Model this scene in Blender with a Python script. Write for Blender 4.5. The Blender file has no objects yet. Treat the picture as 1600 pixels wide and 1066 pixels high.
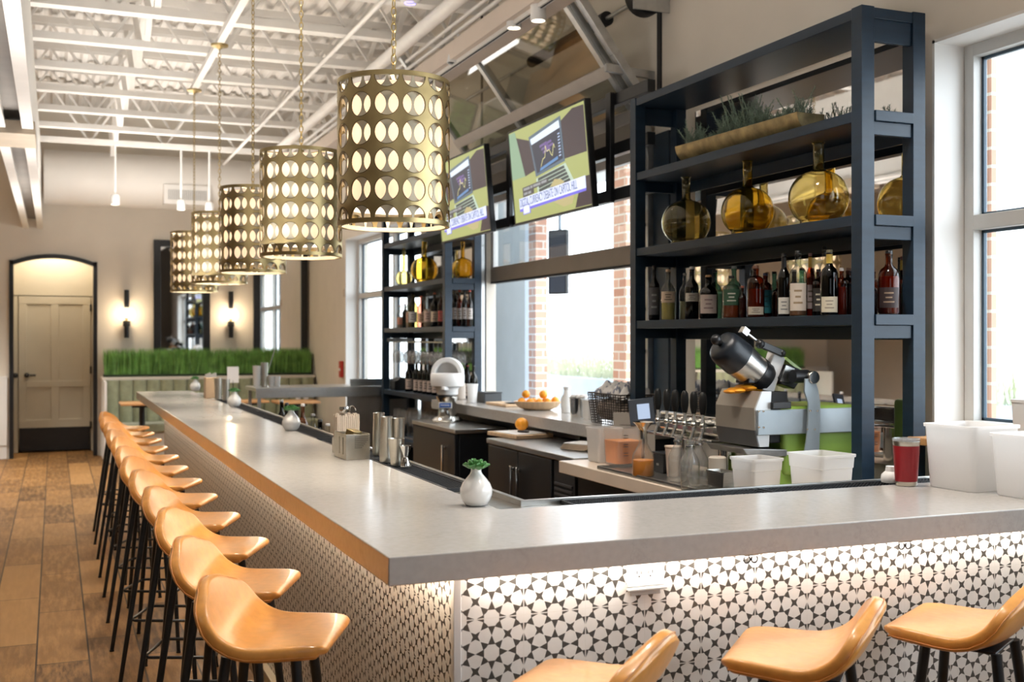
import bpy, bmesh, math, random
from mathutils import Vector, Matrix, Euler
random.seed(7)
PI = math.pi
sc = bpy.context.scene
col = sc.collection

# ------------------------------------------------------------------ camera
F = 1750.0; YAW = math.atan(715/1750.0); CY, SY = math.cos(YAW), math.sin(YAW)
CAMZ = 1.54; HZ = 528.0
cd = bpy.data.cameras.new('camera'); cam = bpy.data.objects.new('camera', cd); col.objects.link(cam)
cam.location = (0, 0, CAMZ); cam.rotation_euler = (PI/2, 0, -YAW)
cd.sensor_width = 36; cd.lens = F*36/1600; cd.shift_y = -5/1600; cd.clip_start = .05; cd.clip_end = 200
cd.dof.use_dof = True; cd.dof.focus_distance = 3.7; cd.dof.aperture_fstop = 4.2
sc.camera = cam

# ------------------------------------------------------------------ daylight and exposure
world = bpy.data.worlds.new('sky'); sc.world = world; world.use_nodes = True
bg = world.node_tree.nodes['Background']
bg.inputs[0].default_value = (.86, .93, 1, 1); bg.inputs[1].default_value = 5.2
def lamp(name, kind, loc, energy, color=(1, 1, 1), rot=(0, 0, 0), size=.1, size_y=None, spot=None, blend=.5, portal=False, spread=None):
    l = bpy.data.lights.new(name, kind); o = bpy.data.objects.new(name, l); col.objects.link(o)
    o.location = loc; o.rotation_euler = rot; l.energy = energy; l.color = color
    if kind == 'AREA':
        l.shape = 'RECTANGLE'; l.size = size; l.size_y = size_y or size
        if portal: l.cycles.is_portal = True
        if spread: l.spread = spread
    elif kind == 'SPOT':
        l.spot_size = spot; l.spot_blend = blend; l.shadow_soft_size = size
    else: l.shadow_soft_size = size
    return o
DAY = (.84, .92, 1); WARM = (1, .72, .42); SOFT = (1, .86, .7)
# portals let the sky in through the openings of the room
lamp('portal', 'AREA', (3.62, .6, 1.95), 1, rot=(0, PI/2, 0), size=1.7, size_y=6.2, portal=True)
lamp('portal', 'AREA', (3.62, 7.25, 1.9), 1, rot=(0, PI/2, 0), size=1.9, size_y=2.8, portal=True)
lamp('portal', 'AREA', (3.62, 12.0, 1.9), 1, rot=(0, PI/2, 0), size=1.9, size_y=2.9, portal=True)
# cool fill added in front of the solid wall behind the camera
lamp('front_fill', 'AREA', (-.5, -3.9, 1.9), 12, DAY, rot=(PI/2, 0, 0), size=2.4, size_y=2.2)
# unseen dining room lamps on the left, plus area fills added for the far wall
for x, y in ((-3.2, 2.5), (-3.2, 6.5), (-3.2, 10.5), (-2.2, 13.2), (1.2, 12.9)):
    lamp('dining_and_wall_fill', 'AREA', (x, y, 3.4), 15 if y < 13 else 110, (1, .93, .85), size=1.2, size_y=1.2, spread=2.0)
for y in (1.5, 5, 8.5, 12):
    lamp('ceiling_fill', 'AREA', (.25, y, 2.0), 28, (1, .96, .91), rot=(PI, 0, 0), size=1.6, size_y=1.6)  # added fill floating above the stools, brightens the ceiling from below
for x, y, e in ((1.0, 3.3, 30), (2.1, 2.9, 42), (.95, 5.4, 30), (1.85, 6.2, 22), (.95, 8.0, 30), (1.85, 9.4, 22), (1.0, 12.3, 30), (2.0, 1.6, 16)):
    lamp('overhead_fill', 'SPOT', (x, y, 3.72), e*3.1, (1, .91, .82), size=.12, spot=math.radians(95), blend=.6)  # added spots without fittings, brighten the bar top and seats
lamp('duct_fill', 'AREA', (1.2, 13.2, 2.5), 28, (1, .94, .86), rot=(PI, 0, 0), size=1.2, size_y=.8)  # added fill aimed upward to brighten the duct
lamp('passage_lamp', 'AREA', (0, 16.0, 2.84), 14, (1, .87, .70), size=.7, size_y=.7)
v = sc.view_settings; v.view_transform = 'Standard'; v.look = 'None'; v.gamma = 1; v.exposure = .48; v.use_curve_mapping = False
cy = sc.cycles
cy.use_denoising = True; cy.max_bounces = 10; cy.diffuse_bounces = 4; cy.glossy_bounces = 5; cy.transmission_bounces = 10
cy.transparent_max_bounces = 16; cy.sample_clamp_indirect = 6; cy.caustics_reflective = False; cy.caustics_refractive = False

# ------------------------------------------------------------------ a pixel of the photograph and one known coordinate give a point of the room
def _k(u): return (u-800)/F
def onX(u, X): k = _k(u); d = X/(k*CY+SY); return d*(CY-k*SY)
def onY(u, Y): k = _k(u); d = Y/(CY-k*SY); return d*(k*CY+SY)
def onZ(u, w, z): k = _k(u); d = F*(CAMZ-z)/(w-HZ); return Vector((d*(k*CY+SY), d*(CY-k*SY), z))
def depth(X, Y): return Y*CY+X*SY
def zat(w, X, Y): return CAMZ+(HZ-w)*depth(X, Y)/F

# ------------------------------------------------------------------ materials
def nt(m): return m.node_tree.nodes, m.node_tree.links
def M(name, c, rough=.5, metal=0, **kw):
    m = bpy.data.materials.new(name); m.use_nodes = True
    b = m.node_tree.nodes['Principled BSDF']
    b.inputs['Base Color'].default_value = (*c, 1); b.inputs['Roughness'].default_value = rough; b.inputs['Metallic'].default_value = metal
    for k, x in kw.items():
        k = {'trans': 'Transmission Weight', 'ior': 'IOR', 'coat': 'Coat Weight', 'spec': 'Specular IOR Level', 'emit': 'Emission Color', 'es': 'Emission Strength', 'sss': 'Subsurface Weight', 'alpha': 'Alpha', 'sheen': 'Sheen Weight'}[k]
        b.inputs[k].default_value = (*x, 1) if isinstance(x, tuple) else x
    return m
class N:
    """small expression helper for shader node maths"""
    def __init__(s, m, sock): s.m, s.s = m, sock
    def _op(s, op, *o):
        n = s.m.node_tree.nodes.new('ShaderNodeMath'); n.operation = op
        for i, x in enumerate((s,)+o):
            if isinstance(x, N): s.m.node_tree.links.new(x.s, n.inputs[i])
            else: n.inputs[i].default_value = x
        return N(s.m, n.outputs[0])
    def __add__(s, o): return s._op('ADD', o)
    def __sub__(s, o): return s._op('SUBTRACT', o)
    def __mul__(s, o): return s._op('MULTIPLY', o)
    def __truediv__(s, o): return s._op('DIVIDE', o)
    def lt(s, o): return s._op('LESS_THAN', o)
    def gt(s, o): return s._op('GREATER_THAN', o)
    def mx(s, o): return s._op('MAXIMUM', o)
    def mn(s, o): return s._op('MINIMUM', o)
    def ab(s): return s._op('ABSOLUTE')
    def wrap(s): return s._op('FRACT')
    def neg(s): return s*-1
def coords(m, kind='Object'):
    n, l = nt(m); t = n.new('ShaderNodeTexCoord'); return t.outputs[kind]
def xyz(m):
    n, l = nt(m); s = n.new('ShaderNodeSeparateXYZ'); l.new(coords(m), s.inputs[0]); return [N(m, s.outputs[i]) for i in range(3)]
def noise(m, scale, detail=3, vec=None, stretch=None, rough=.5):
    n, l = nt(m); t = n.new('ShaderNodeTexNoise'); t.inputs['Scale'].default_value = scale; t.inputs['Detail'].default_value = detail; t.inputs['Roughness'].default_value = rough
    src = vec or coords(m)
    if stretch:
        mp = n.new('ShaderNodeMapping'); mp.inputs['Scale'].default_value = stretch; l.new(src, mp.inputs[0]); src = mp.outputs[0]
    l.new(src, t.inputs['Vector']); return t.outputs['Fac']
def ramp(m, fac, stops):
    n, l = nt(m); r = n.new('ShaderNodeValToRGB'); e = r.color_ramp.elements
    while len(e) < len(stops): e.new(.5)
    for i, (p, c) in enumerate(stops): e[i].position = p; e[i].color = (*c, 1)
    l.new(fac.s if isinstance(fac, N) else fac, r.inputs[0]); return r.outputs[0]
def mixc(m, fac, a, b, mode='MIX'):
    n, l = nt(m); x = n.new('ShaderNodeMix'); x.data_type = 'RGBA'; x.blend_type = mode
    for i, s in ((0, fac), (6, a), (7, b)):
        s = s.s if isinstance(s, N) else s
        if isinstance(s, (int, float)): x.inputs[i].default_value = s
        elif isinstance(s, tuple): x.inputs[i].default_value = (*s, 1)
        else: l.new(s, x.inputs[i])
    return x.outputs[2]
def setc(m, sock, inp='Base Color'): n, l = nt(m); l.new(sock.s if isinstance(sock, N) else sock, n['Principled BSDF'].inputs[inp])
def bump(m, h, strength=.3, dist=.01):
    n, l = nt(m); b = n.new('ShaderNodeBump'); b.inputs['Strength'].default_value = strength; b.inputs['Distance'].default_value = dist
    l.new(h.s if isinstance(h, N) else h, b.inputs['Height']); l.new(b.outputs[0], n['Principled BSDF'].inputs['Normal'])
def noisy(name, c, rough=.5, amt=.12, scale=8, metal=0, stretch=None, bmp=0, **kw):
    m = M(name, c, rough, metal, **kw); f = noise(m, scale, 4, stretch=stretch)
    lo = tuple(x*(1-amt) for x in c); hi = tuple(min(1, x*(1+amt)) for x in c)
    setc(m, ramp(m, f, [(.3, lo), (.7, hi)]))
    if bmp: bump(m, f, bmp, .004)
    return m
def thin_glass(name, tint=(1, 1, 1), gloss=1.0, rough=0.0, edge=None, highlight_mix=0):
    """thin pane: transparent with Fresnel reflection"""
    m = bpy.data.materials.new(name); m.use_nodes = True; n, l = nt(m); n.clear()
    o = n.new('ShaderNodeOutputMaterial'); mx = n.new('ShaderNodeMixShader'); t = n.new('ShaderNodeBsdfTransparent'); g = n.new('ShaderNodeBsdfGlossy')
    f = n.new('ShaderNodeLayerWeight'); f.inputs[0].default_value = .5
    pw = n.new('ShaderNodeMath'); pw.operation = 'POWER'; pw.inputs[1].default_value = 4; l.new(f.outputs['Facing'], pw.inputs[0])
    mu = n.new('ShaderNodeMath'); mu.operation = 'MULTIPLY_ADD'; mu.inputs[1].default_value = .9*min(gloss, 1.1); mu.inputs[2].default_value = .045*gloss; l.new(pw.outputs[0], mu.inputs[0])
    t.inputs[0].default_value = (*tint, 1); g.inputs['Roughness'].default_value = rough
    if edge:
        lw = n.new('ShaderNodeLayerWeight'); lw.inputs[0].default_value = .45
        c = mixc(m, lw.outputs['Facing'], tint, edge); l.new(c, t.inputs[0])
    l.new(mu.outputs[0], mx.inputs[0]); l.new(t.outputs[0], mx.inputs[1]); l.new(g.outputs[0], mx.inputs[2])
    if highlight_mix:
        h = n.new('ShaderNodeMixShader'); h.inputs[0].default_value = highlight_mix; df = n.new('ShaderNodeBsdfDiffuse'); df.inputs[0].default_value = (.9, .9, .9, 1)  # white diffuse share imitates highlights on the glass
        l.new(mx.outputs[0], h.inputs[1]); l.new(df.outputs[0], h.inputs[2]); l.new(h.outputs[0], o.inputs[0])
    else: l.new(mx.outputs[0], o.inputs[0])
    return m

# ------------------------------------------------------------------ mesh collector
class MB:
    def __init__(s): s.v = []; s.f = []; s.mi = []; s.cur = 0
    def add(s, vs, fs):
        b = len(s.v); s.v += [tuple(x) for x in vs]; s.f += [tuple(b+i for i in f) for f in fs]; s.mi += [s.cur]*len(fs); return s
    def bx(s, x0, x1, y0, y1, z0, z1):
        if x0 > x1: x0, x1 = x1, x0
        if y0 > y1: y0, y1 = y1, y0
        if z0 > z1: z0, z1 = z1, z0
        return s.add([(x0, y0, z0), (x1, y0, z0), (x1, y1, z0), (x0, y1, z0), (x0, y0, z1), (x1, y0, z1), (x1, y1, z1), (x0, y1, z1)],
                     [(0, 3, 2, 1), (4, 5, 6, 7), (0, 1, 5, 4), (1, 2, 6, 5), (2, 3, 7, 6), (3, 0, 4, 7)])
    def rbox(s, c, size, rot=(0, 0, 0)):
        R = Euler(rot).to_matrix(); c = Vector(c); b = MB().bx(-size[0]/2, size[0]/2, -size[1]/2, size[1]/2, -size[2]/2, size[2]/2)
        return s.add([R @ Vector(p)+c for p in b.v], b.f)
    def bar(s, p0, p1, w, h, up=(0, 0, 1)):
        p0, p1 = Vector(p0), Vector(p1); d = (p1-p0).normalized(); up = Vector(up)
        a = d.cross(up); a = a.normalized() if a.length > 1e-4 else Vector((1, 0, 0)); b = a.cross(d).normalized()
        vs = [p+a*i*w/2+b*j*h/2 for p in (p0, p1) for i, j in ((-1, -1), (1, -1), (1, 1), (-1, 1))]
        return s.add(vs, [(0, 1, 2, 3), (7, 6, 5, 4), (0, 4, 5, 1), (1, 5, 6, 2), (2, 6, 7, 3), (3, 7, 4, 0)])
    def cyl(s, p0, p1, r0, r1=None, n=14, cap=True):
        r1 = r0 if r1 is None else r1; p0, p1 = Vector(p0), Vector(p1); d = (p1-p0).normalized()
        a = d.orthogonal().normalized(); b = d.cross(a)
        vs = [p+(a*math.cos(2*PI*i/n)+b*math.sin(2*PI*i/n))*r for p, r in ((p0, r0), (p1, r1)) for i in range(n)]
        fs = [(i, (i+1) % n, n+(i+1) % n, n+i) for i in range(n)]
        if cap: fs += [tuple(range(n))[::-1], tuple(range(n, 2*n))]
        return s.add(vs, fs)
    def lathe(s, prof, n=24, c=(0, 0, 0), R=None):
        vs = []; R = R or Matrix.Identity(3)
        for r, z in prof:
            for i in range(n): vs.append(R @ Vector((r*math.cos(2*PI*i/n), r*math.sin(2*PI*i/n), z))+Vector(c))
        fs = [(j*n+i, j*n+(i+1) % n, (j+1)*n+(i+1) % n, (j+1)*n+i) for j in range(len(prof)-1) for i in range(n)]
        if prof[0][0] > 1e-5: fs.append(tuple(range(n))[::-1])
        if prof[-1][0] > 1e-5: fs.append(tuple(range((len(prof)-1)*n, len(prof)*n)))
        return s.add(vs, fs)
    def olathe(s, prof, n=24, c=(0, 0, 0)):
        """open lathe without end caps"""
        vs = [(r*math.cos(2*PI*i/n)+c[0], r*math.sin(2*PI*i/n)+c[1], z+c[2]) for r, z in prof for i in range(n)]
        return s.add(vs, [(j*n+i, j*n+(i+1) % n, (j+1)*n+(i+1) % n, (j+1)*n+i) for j in range(len(prof)-1) for i in range(n)])
    def tube(s, pts, r, n=8, closed=False):
        pts = [Vector(p) for p in pts]; L = len(pts); vs = []; a = None
        for i, p in enumerate(pts):
            d = (pts[(i+1) % L]-pts[i-1]) if closed else (pts[min(i+1, L-1)]-pts[max(i-1, 0)])
            d.normalize()
            if a is None: a = d.orthogonal().normalized()
            a = (a-d*a.dot(d)).normalized(); b = d.cross(a); rr = r[i] if isinstance(r, (list, tuple)) else r
            vs += [p+(a*math.cos(2*PI*k/n)+b*math.sin(2*PI*k/n))*rr for k in range(n)]
        m = L if closed else L-1
        fs = [(i*n+k, i*n+(k+1) % n, ((i+1) % L)*n+(k+1) % n, ((i+1) % L)*n+k) for i in range(m) for k in range(n)]
        if not closed: fs += [tuple(range(n))[::-1], tuple(range((L-1)*n, L*n))]
        return s.add(vs, fs)
    def ball(s, c, r, n=16, sx=1, sy=1, sz=1):
        k = n//2; prof = [(r*math.sin(PI*i/k) if 0 < i < k else 0.0, -r*math.cos(PI*i/k)) for i in range(k+1)]
        b = MB().lathe(prof, n); return s.add([(x*sx+c[0], y*sy+c[1], z*sz+c[2]) for x, y, z in b.v], b.f)
    def prism(s, poly, lo, hi, axis='z'):
        """outline extruded along an axis; for x the outline is (y,z), for y it is (x,z)"""
        n = len(poly); P = {'z': lambda a, b, t: (a, b, t), 'x': lambda a, b, t: (t, a, b), 'y': lambda a, b, t: (a, t, b)}[axis]
        return s.add([P(a, b, t) for t in (lo, hi) for a, b in poly], [tuple(range(n))[::-1], tuple(range(n, 2*n))]+[(i, (i+1) % n, n+(i+1) % n, n+i) for i in range(n)])
    def build(s, name, mat, parent=None, smooth=True, bevel=0, ang=40, seg=2, weld=False):
        me = bpy.data.meshes.new(name); me.from_pydata(s.v, [], s.f)
        mats = mat if isinstance(mat, (list, tuple)) else [mat]
        for m in mats: me.materials.append(m)
        if len(mats) > 1: me.polygons.foreach_set('material_index', s.mi)
        bm = bmesh.new(); bm.from_mesh(me)
        if weld: bmesh.ops.remove_doubles(bm, verts=bm.verts, dist=1e-5)
        bmesh.ops.recalc_face_normals(bm, faces=bm.faces); bm.to_mesh(me); bm.free()
        if smooth:
            me.polygons.foreach_set('use_smooth', [True]*len(me.polygons)); me.set_sharp_from_angle(angle=math.radians(ang))
        o = bpy.data.objects.new(name, me); col.objects.link(o)
        if parent: o.parent = parent
        if bevel:
            b = o.modifiers.new('bevel', 'BEVEL'); b.width = bevel; b.segments = seg; b.limit_method = 'ANGLE'; b.angle_limit = math.radians(50)
        return o
def tag(o, label=None, cat=None, group=None, kind=None):
    if label: o['label'] = label
    if cat: o['category'] = cat
    if group: o['group'] = group
    if kind: o['kind'] = kind
    return o
def thing(name, label, cat, loc=(0, 0, 0), rot=0, group=None, kind=None):
    o = bpy.data.objects.new(name, None); col.objects.link(o); o.location = loc
    o.rotation_euler = rot if isinstance(rot, tuple) else (0, 0, rot); o.empty_display_size = .05
    return tag(o, label, cat, group, kind)
def struct(o): o['kind'] = 'structure'; return o
def copy_tree(o, parent=None):
    c = o.copy(); col.objects.link(c); c.parent = parent
    for ch in list(o.children): copy_tree(ch, c)
    return c
def text_mesh(name, body, size, mat, parent, loc, rot=(PI/2, 0, 0), ext=.0004, align='LEFT', sx=1):
    cu = bpy.data.curves.new(name, 'FONT'); cu.body = body; cu.size = size; cu.extrude = ext; cu.align_x = align
    o = bpy.data.objects.new(name, cu); col.objects.link(o)
    me = bpy.data.meshes.new_from_object(o.evaluated_get(bpy.context.evaluated_depsgraph_get())); bpy.data.objects.remove(o)
    me.materials.clear(); me.materials.append(mat)
    t = bpy.data.objects.new(name, me); col.objects.link(t); t.parent = parent; t.location = loc; t.rotation_euler = rot; t.scale = (sx, 1, 1); return t

# shared materials
wall_m = noisy('wall_paint', (.74, .685, .60), .75, .03, 3)
white_wall = noisy('white_paint', (.8, .79, .77), .6, .02, 3)
ceil_m = noisy('deck_paint', (.78, .75, .71), .7, .05, 2)
steel_white = noisy('white_steel', (.8, .78, .75), .5, .04, 6)
navy = noisy('navy_paint', (.010, .026, .048), .40, .15, 5, stretch=(1, 1, 6), spec=.4)
black_m = noisy('black_metal', (.008, .009, .011), .35, .2, 20)
black_matte = noisy('black_matte', (.010, .010, .012), .6, .2, 15)
steel = noisy('brushed_steel', (.6, .6, .58), .28, .1, 30, metal=1, stretch=(1, 1, 12))
steel_dark = noisy('dark_steel', (.32, .31, .3), .35, .12, 25, metal=1)
chrome = M('chrome', (.78, .77, .74), .12, 1)
galv = noisy('galvanised', (.52, .53, .53), .42, .15, 12, metal=1)
brass = noisy('antique_brass', (.50, .39, .19), .36, .12, 14, metal=1)
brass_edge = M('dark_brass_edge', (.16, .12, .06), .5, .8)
clear = thin_glass('clear_glass', (.97, .98, .98))
juice_glass = thin_glass('juice_glass', (.97, .97, .95), 2.6, .03, (.72, .72, .68), .03)
bright_glass = thin_glass('bright_glass', (.97, .97, .95), 2.6, .03, (.72, .72, .68), .10)
pane_m = thin_glass('window_glass', (.97, .985, .99))
ware = thin_glass('stemware_glass', (.96, .97, .97), 2.2, .02, (.50, .53, .55), .12)
plastic = M('cloudy_plastic', (.86, .85, .83), .4, trans=.0, sss=.0)
white_gloss = noisy('white_ceramic', (.82, .8, .77), .14, .02, 5, coat=.5)
white_pl = M('white_plastic', (.82, .82, .81), .35)
leather = noisy('tan_leather', (.68, .31, .075), .28, .08, 40, bmp=.12, coat=.15)
wood_l = noisy('light_wood', (.66, .46, .28), .45, .15, 6, stretch=(1, 10, 1))
wood_d = noisy('warm_wood', (.55, .29, .12), .4, .2, 6, stretch=(1, 9, 1))
orange_m = noisy('orange_peel', (.9, .36, .02), .4, .08, 60, bmp=.2)
green_leaf = noisy('succulent_green', (.10, .27, .08), .4, .3, 25)
brick_m = None
def mk_brick():
    m = M('brick', (.5, .3, .2), .85); n, l = nt(m)
    b = n.new('ShaderNodeTexBrick'); X, Y, Z = xyz(m); c = n.new('ShaderNodeCombineXYZ')
    l.new((X+Y).s, c.inputs[0]); l.new(Z.s, c.inputs[1]); l.new(c.outputs[0], b.inputs['Vector'])
    b.inputs['Color1'].default_value = (.58, .30, .21, 1); b.inputs['Color2'].default_value = (.72, .45, .34, 1); b.inputs['Mortar'].default_value = (.8, .76, .7, 1)
    b.inputs['Scale'].default_value = 1; b.inputs['Brick Width'].default_value = .2; b.inputs['Row Height'].default_value = .075; b.inputs['Mortar Size'].default_value = .007
    l.new(b.outputs[0], n['Principled BSDF'].inputs['Base Color']); return m
brick_m = mk_brick()
def cm(name, c, rough=.4, **k):
    key = 'c_'+name; m = bpy.data.materials.get(key); return m or M(key, c, rough, **k)

# ================================================================== the setting
YB = 15.6; XW = 3.3; XL = -5.6; YF = -4.2; ZC = 4.55
floor_m = M('plank_floor', (.4, .25, .12), .5, spec=.3)
def _floor():
    m = floor_m; n, l = nt(m); X, Y, Z = xyz(m); c = n.new('ShaderNodeCombineXYZ')
    l.new((Y+.36).s, c.inputs[0]); l.new((X+.08).s, c.inputs[1])
    b = n.new('ShaderNodeTexBrick'); l.new(c.outputs[0], b.inputs['Vector']); b.offset = .37; b.offset_frequency = 2
    for k, x in (('Scale', 1), ('Brick Width', 1.08), ('Row Height', .235), ('Mortar Size', .0045), ('Bias', 0)): b.inputs[k].default_value = x
    b.inputs['Color1'].default_value = (0, 0, 0, 1); b.inputs['Color2'].default_value = (1, 1, 1, 1); b.inputs['Mortar'].default_value = (.5, .5, .5, 1)
    tone = ramp(m, b.outputs['Color'], [(0, (.08, .036, .010)), (.3, (.14, .066, .019)), (.65, (.22, .108, .033)), (1, (.34, .18, .062))])
    g = noise(m, 5, 6, stretch=(6, .8, 1), rough=.65); g2 = noise(m, 2.2, 3)
    c1 = mixc(m, ramp(m, g, [(.42, (0, 0, 0)), (.62, (1, 1, 1))]), tone, (.42, .23, .085), 'MIX')
    mixn = [x for x in n if x.type == 'MIX'][-1]
    mu = N(m, g2)*.9
    c1 = mixc(m, mu, tone, c1)
    c2 = mixc(m, b.outputs['Fac'], c1, (.05, .028, .014)); setc(m, c2); bump(m, g, .15, .003)
_floor()
struct(MB().bx(XL, XW+.25, YF, 17.3, -.06, 0).build('floor', floor_m, smooth=False))
# ribbed metal deck
d = MB()
x = XL
while x < XW:
    d.prism([(x, ZC), (x+.03, ZC-.035), (x+.075, ZC-.035), (x+.105, ZC), (x+.15, ZC), (x+.15, ZC+.05), (x, ZC+.05)], YF, 17.3, 'y'); x += .15
struct(d.build('ceiling', ceil_m, smooth=False))
# back wall with its arched doorway
ax0, ax1 = onY(16, YB), onY(150.5, YB); az = zat(412, .0, YB); atop = zat(399, 0, YB); am = (ax0+ax1)/2; ah = (ax1-ax0)/2; rise = atop-az; AR = (ah*ah+rise*rise)/(2*rise)
def arch(n, grow=0):
    a0 = math.asin(ah/AR); R_ = AR+grow; cz = atop-AR
    return [(am+R_*math.sin(-a0+2*a0*i/n), cz+R_*math.cos(-a0+2*a0*i/n)) for i in range(n+1)]
w = MB(); w.bx(XL, ax0, YB, YB+.15, 0, ZC); w.bx(ax1, XW+.25, YB, YB+.15, 0, ZC)
A = arch(16)
for i in range(16):
    (a, za), (b, zb) = A[i], A[i+1]
    w.add([(a, YB, za), (b, YB, zb), (b, YB, ZC), (a, YB, ZC), (a, YB+.15, za), (b, YB+.15, zb), (b, YB+.15, ZC), (a, YB+.15, ZC)], [(0, 1, 2, 3), (7, 6, 5, 4), (0, 4, 5, 1)])
struct(w.build('wall_back', wall_m, smooth=False))
# passage behind the arch
ry = 16.9
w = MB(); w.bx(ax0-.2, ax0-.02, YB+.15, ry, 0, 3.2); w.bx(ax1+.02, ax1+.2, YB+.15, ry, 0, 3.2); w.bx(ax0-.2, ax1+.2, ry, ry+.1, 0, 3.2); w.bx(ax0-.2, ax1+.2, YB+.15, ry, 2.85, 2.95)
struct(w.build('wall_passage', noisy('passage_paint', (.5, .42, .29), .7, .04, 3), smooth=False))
w = MB()
def wall_x(w, x0, x1, ys, openings, z1=ZC):
    """wall along Y with rectangular openings (y0, y1, z0, z1)"""
    y = ys[0]
    for a, b, za, zb in sorted(openings):
        w.bx(x0, x1, y, a, 0, z1); w.bx(x0, x1, a, b, 0, za); w.bx(x0, x1, a, b, zb, z1); y = b
    w.bx(x0, x1, y, ys[1], 0, z1)
W1 = (-2.4, 3.56, 1.15, 2.745); GD = (5.88, 8.64, .95, 2.72); W2 = (10.4, 13.45, .5, 2.745)
wall_x(w, XW, XW+.28, (YF, 5.7), [W1]); wall_x(w, XW, XW+.085, (5.7, 10.2), [GD]); wall_x(w, XW, XW+.28, (10.2, 17.0), [W2]); struct(w.build('wall_right', wall_m, smooth=False))
struct(MB().bx(XL-.2, XL, YF, 17.0, 0, ZC).build('wall_left', noisy('low_bounce_umber', (.34, .29, .24), .75, .03, 3), smooth=False))  # unseen wall, colour darkened to cut light bounced onto the bar
struct(MB().bx(XL, XW, YF-.2, YF, 0, ZC).build('wall_front', noisy('low_bounce_dark', (.12, .11, .10), .75, .03, 3), smooth=False))  # unseen wall behind the camera, made dark to reduce bounced light
# white painted reveals of the two wall windows, and the frames
def window_right(n, W, mz, mull=()):
    y0, y1, z0, z1 = W
    f = MB(); f.bx(XW-.004, XW+.15, y1-.012, y1+.001, z0, z1); f.bx(XW-.004, XW+.15, y0-.001, y0+.012, z0, z1); f.bx(XW-.004, XW+.15, y0, y1, z1-.012, z1+.001)
    rv = struct(f.build('trim_%d' % n, white_wall, smooth=False))
    root = thing('window_%d' % n, None, None, (0, 0, 0), kind='structure')
    x = XW+.15; a, b, c, e = y0+.012, y1-.012, z0+.004, z1-.012
    f = MB(); f.bx(x, x+.075, a, a+.05, c, e); f.bx(x, x+.075, b-.05, b, c, e); f.bx(x+.001, x+.074, a+.001, b-.001, c+.001, c+.05); f.bx(x+.001, x+.074, a+.001, b-.001, e-.05, e-.001); f.bx(x+.001, x+.074, a+.001, b-.001, mz-.03, mz+.03)
    for yy in mull: f.bx(x+.002, x+.073, yy-.03, yy+.03, c+.002, e-.002)
    f.build('window_frame', noisy('window_frame_grey', (.6, .6, .58), .4, .04, 8), root, bevel=.003)
    g = MB()
    for za, zb in ((c+.05, mz-.03), (mz+.03, e-.05)):
        ys = [a+.05]+[q for yy in mull for q in (yy-.03, yy+.03)]+[b-.05]
        for i in range(0, len(ys), 2):
            g.bx(x+.045, x+.06, ys[i], ys[i]+.012, za, zb); g.bx(x+.045, x+.06, ys[i+1]-.012, ys[i+1], za, zb)
            g.bx(x+.045, x+.06, ys[i], ys[i+1], za, za+.012); g.bx(x+.045, x+.06, ys[i], ys[i+1], zb-.012, zb)
    g.build('glazing_bead', cm('gasket', (.05, .09, .13), .5), root)
    MB().bx(x+.05, x+.054, a+.05, b-.05, c+.05, e-.05).build('pane', pane_m, root, smooth=False)
window_right(1, W1, zat(346, XW+.15, 3.45), (-.4, 1.6))
window_right(2, W2, 2.05, (11.9,))
tag(MB().bx(XW-.16, XW+.15, -2.4, 3.53, 1.118, 1.148).build('window_sill', wood_d, bevel=.004), 'wooden sill board below the window at the right edge', 'window sill')
# baseboards
bbm = white_wall
struct(MB().bx(XL, ax0-.04, YB-.02, YB, 0, .17).build('baseboard_back', bbm, bevel=.004))
struct(MB().bx(XW-.02, XW, 9.1, YB, 0, .17).build('baseboard_right', bbm, bevel=.004))
struct(MB().bx(XL, ax0-.035, YB-.035, YB, .17, 1.05).build('trim_3', white_wall, bevel=.004))
# black arch frame, door leaf and transom
f = MB(); fw = .05; O, I = arch(20, .012), arch(20, -fw+.012)
n = len(O)
vs = [(a, YB-.03, z) for a, z in O]+[(a, YB-.03, z) for a, z in I]+[(a, YB+.10, z) for a, z in O]+[(a, YB+.10, z) for a, z in I]
fs = []
for i in range(n-1):
    fs += [(i, i+1, n+i+1, n+i), (2*n+i, 3*n+i, 3*n+i+1, 2*n+i+1), (i, 2*n+i, 2*n+i+1, i+1), (n+i, n+i+1, 3*n+i+1, 3*n+i)]
f.add(vs, fs); f.bx(ax0-.012, ax0+fw-.012, YB-.03, YB+.1, 0, O[0][1]+.02); f.bx(ax1-fw+.012, ax1+.012, YB-.03, YB+.1, 0, O[-1][1]+.02)
struct(f.build('trim_4', black_m, smooth=False))
root = thing('door_1', None, None, (0, 0, 0), kind='structure')
dm = noisy('door_paint', (.54, .50, .40), .45, .04, 3)
Y0 = 16.35
dl, dr = onY(29, Y0), onY(141.5, Y0); dt = zat(464, 0, Y0); db = zat(686, 0, Y0); bl, br = onY(19, Y0), onY(147, Y0)
D = MB(); D.bx(dl, dr, Y0, Y0+.045, .12, dt)
D.build('door_leaf', dm, root, bevel=.004)
P = MB()
pm = (dl+dr)/2; pw = (dr-dl)
for a, b, za, zb in ((dl, dl+.1, .35, dt), (dr-.1, dr, .35, dt), (pm-.05, pm+.05, .35, dt), (dl, dr, dt-.1, dt), (dl, dr, zat(605, 0, Y0), zat(595, 0, Y0)), (dl, dr, .33, .44)):
    P.bx(a, b, Y0-.014-.0008*(za > .44)-.0004*(b-a > .3), Y0-.001, za, zb)
P.build('door_rail', dm, root, bevel=.004)
MB().bx(dl+.01, dr-.005, Y0-.018, Y0, .02, .33).build('kick_plate', black_m, root, bevel=.002)
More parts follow.
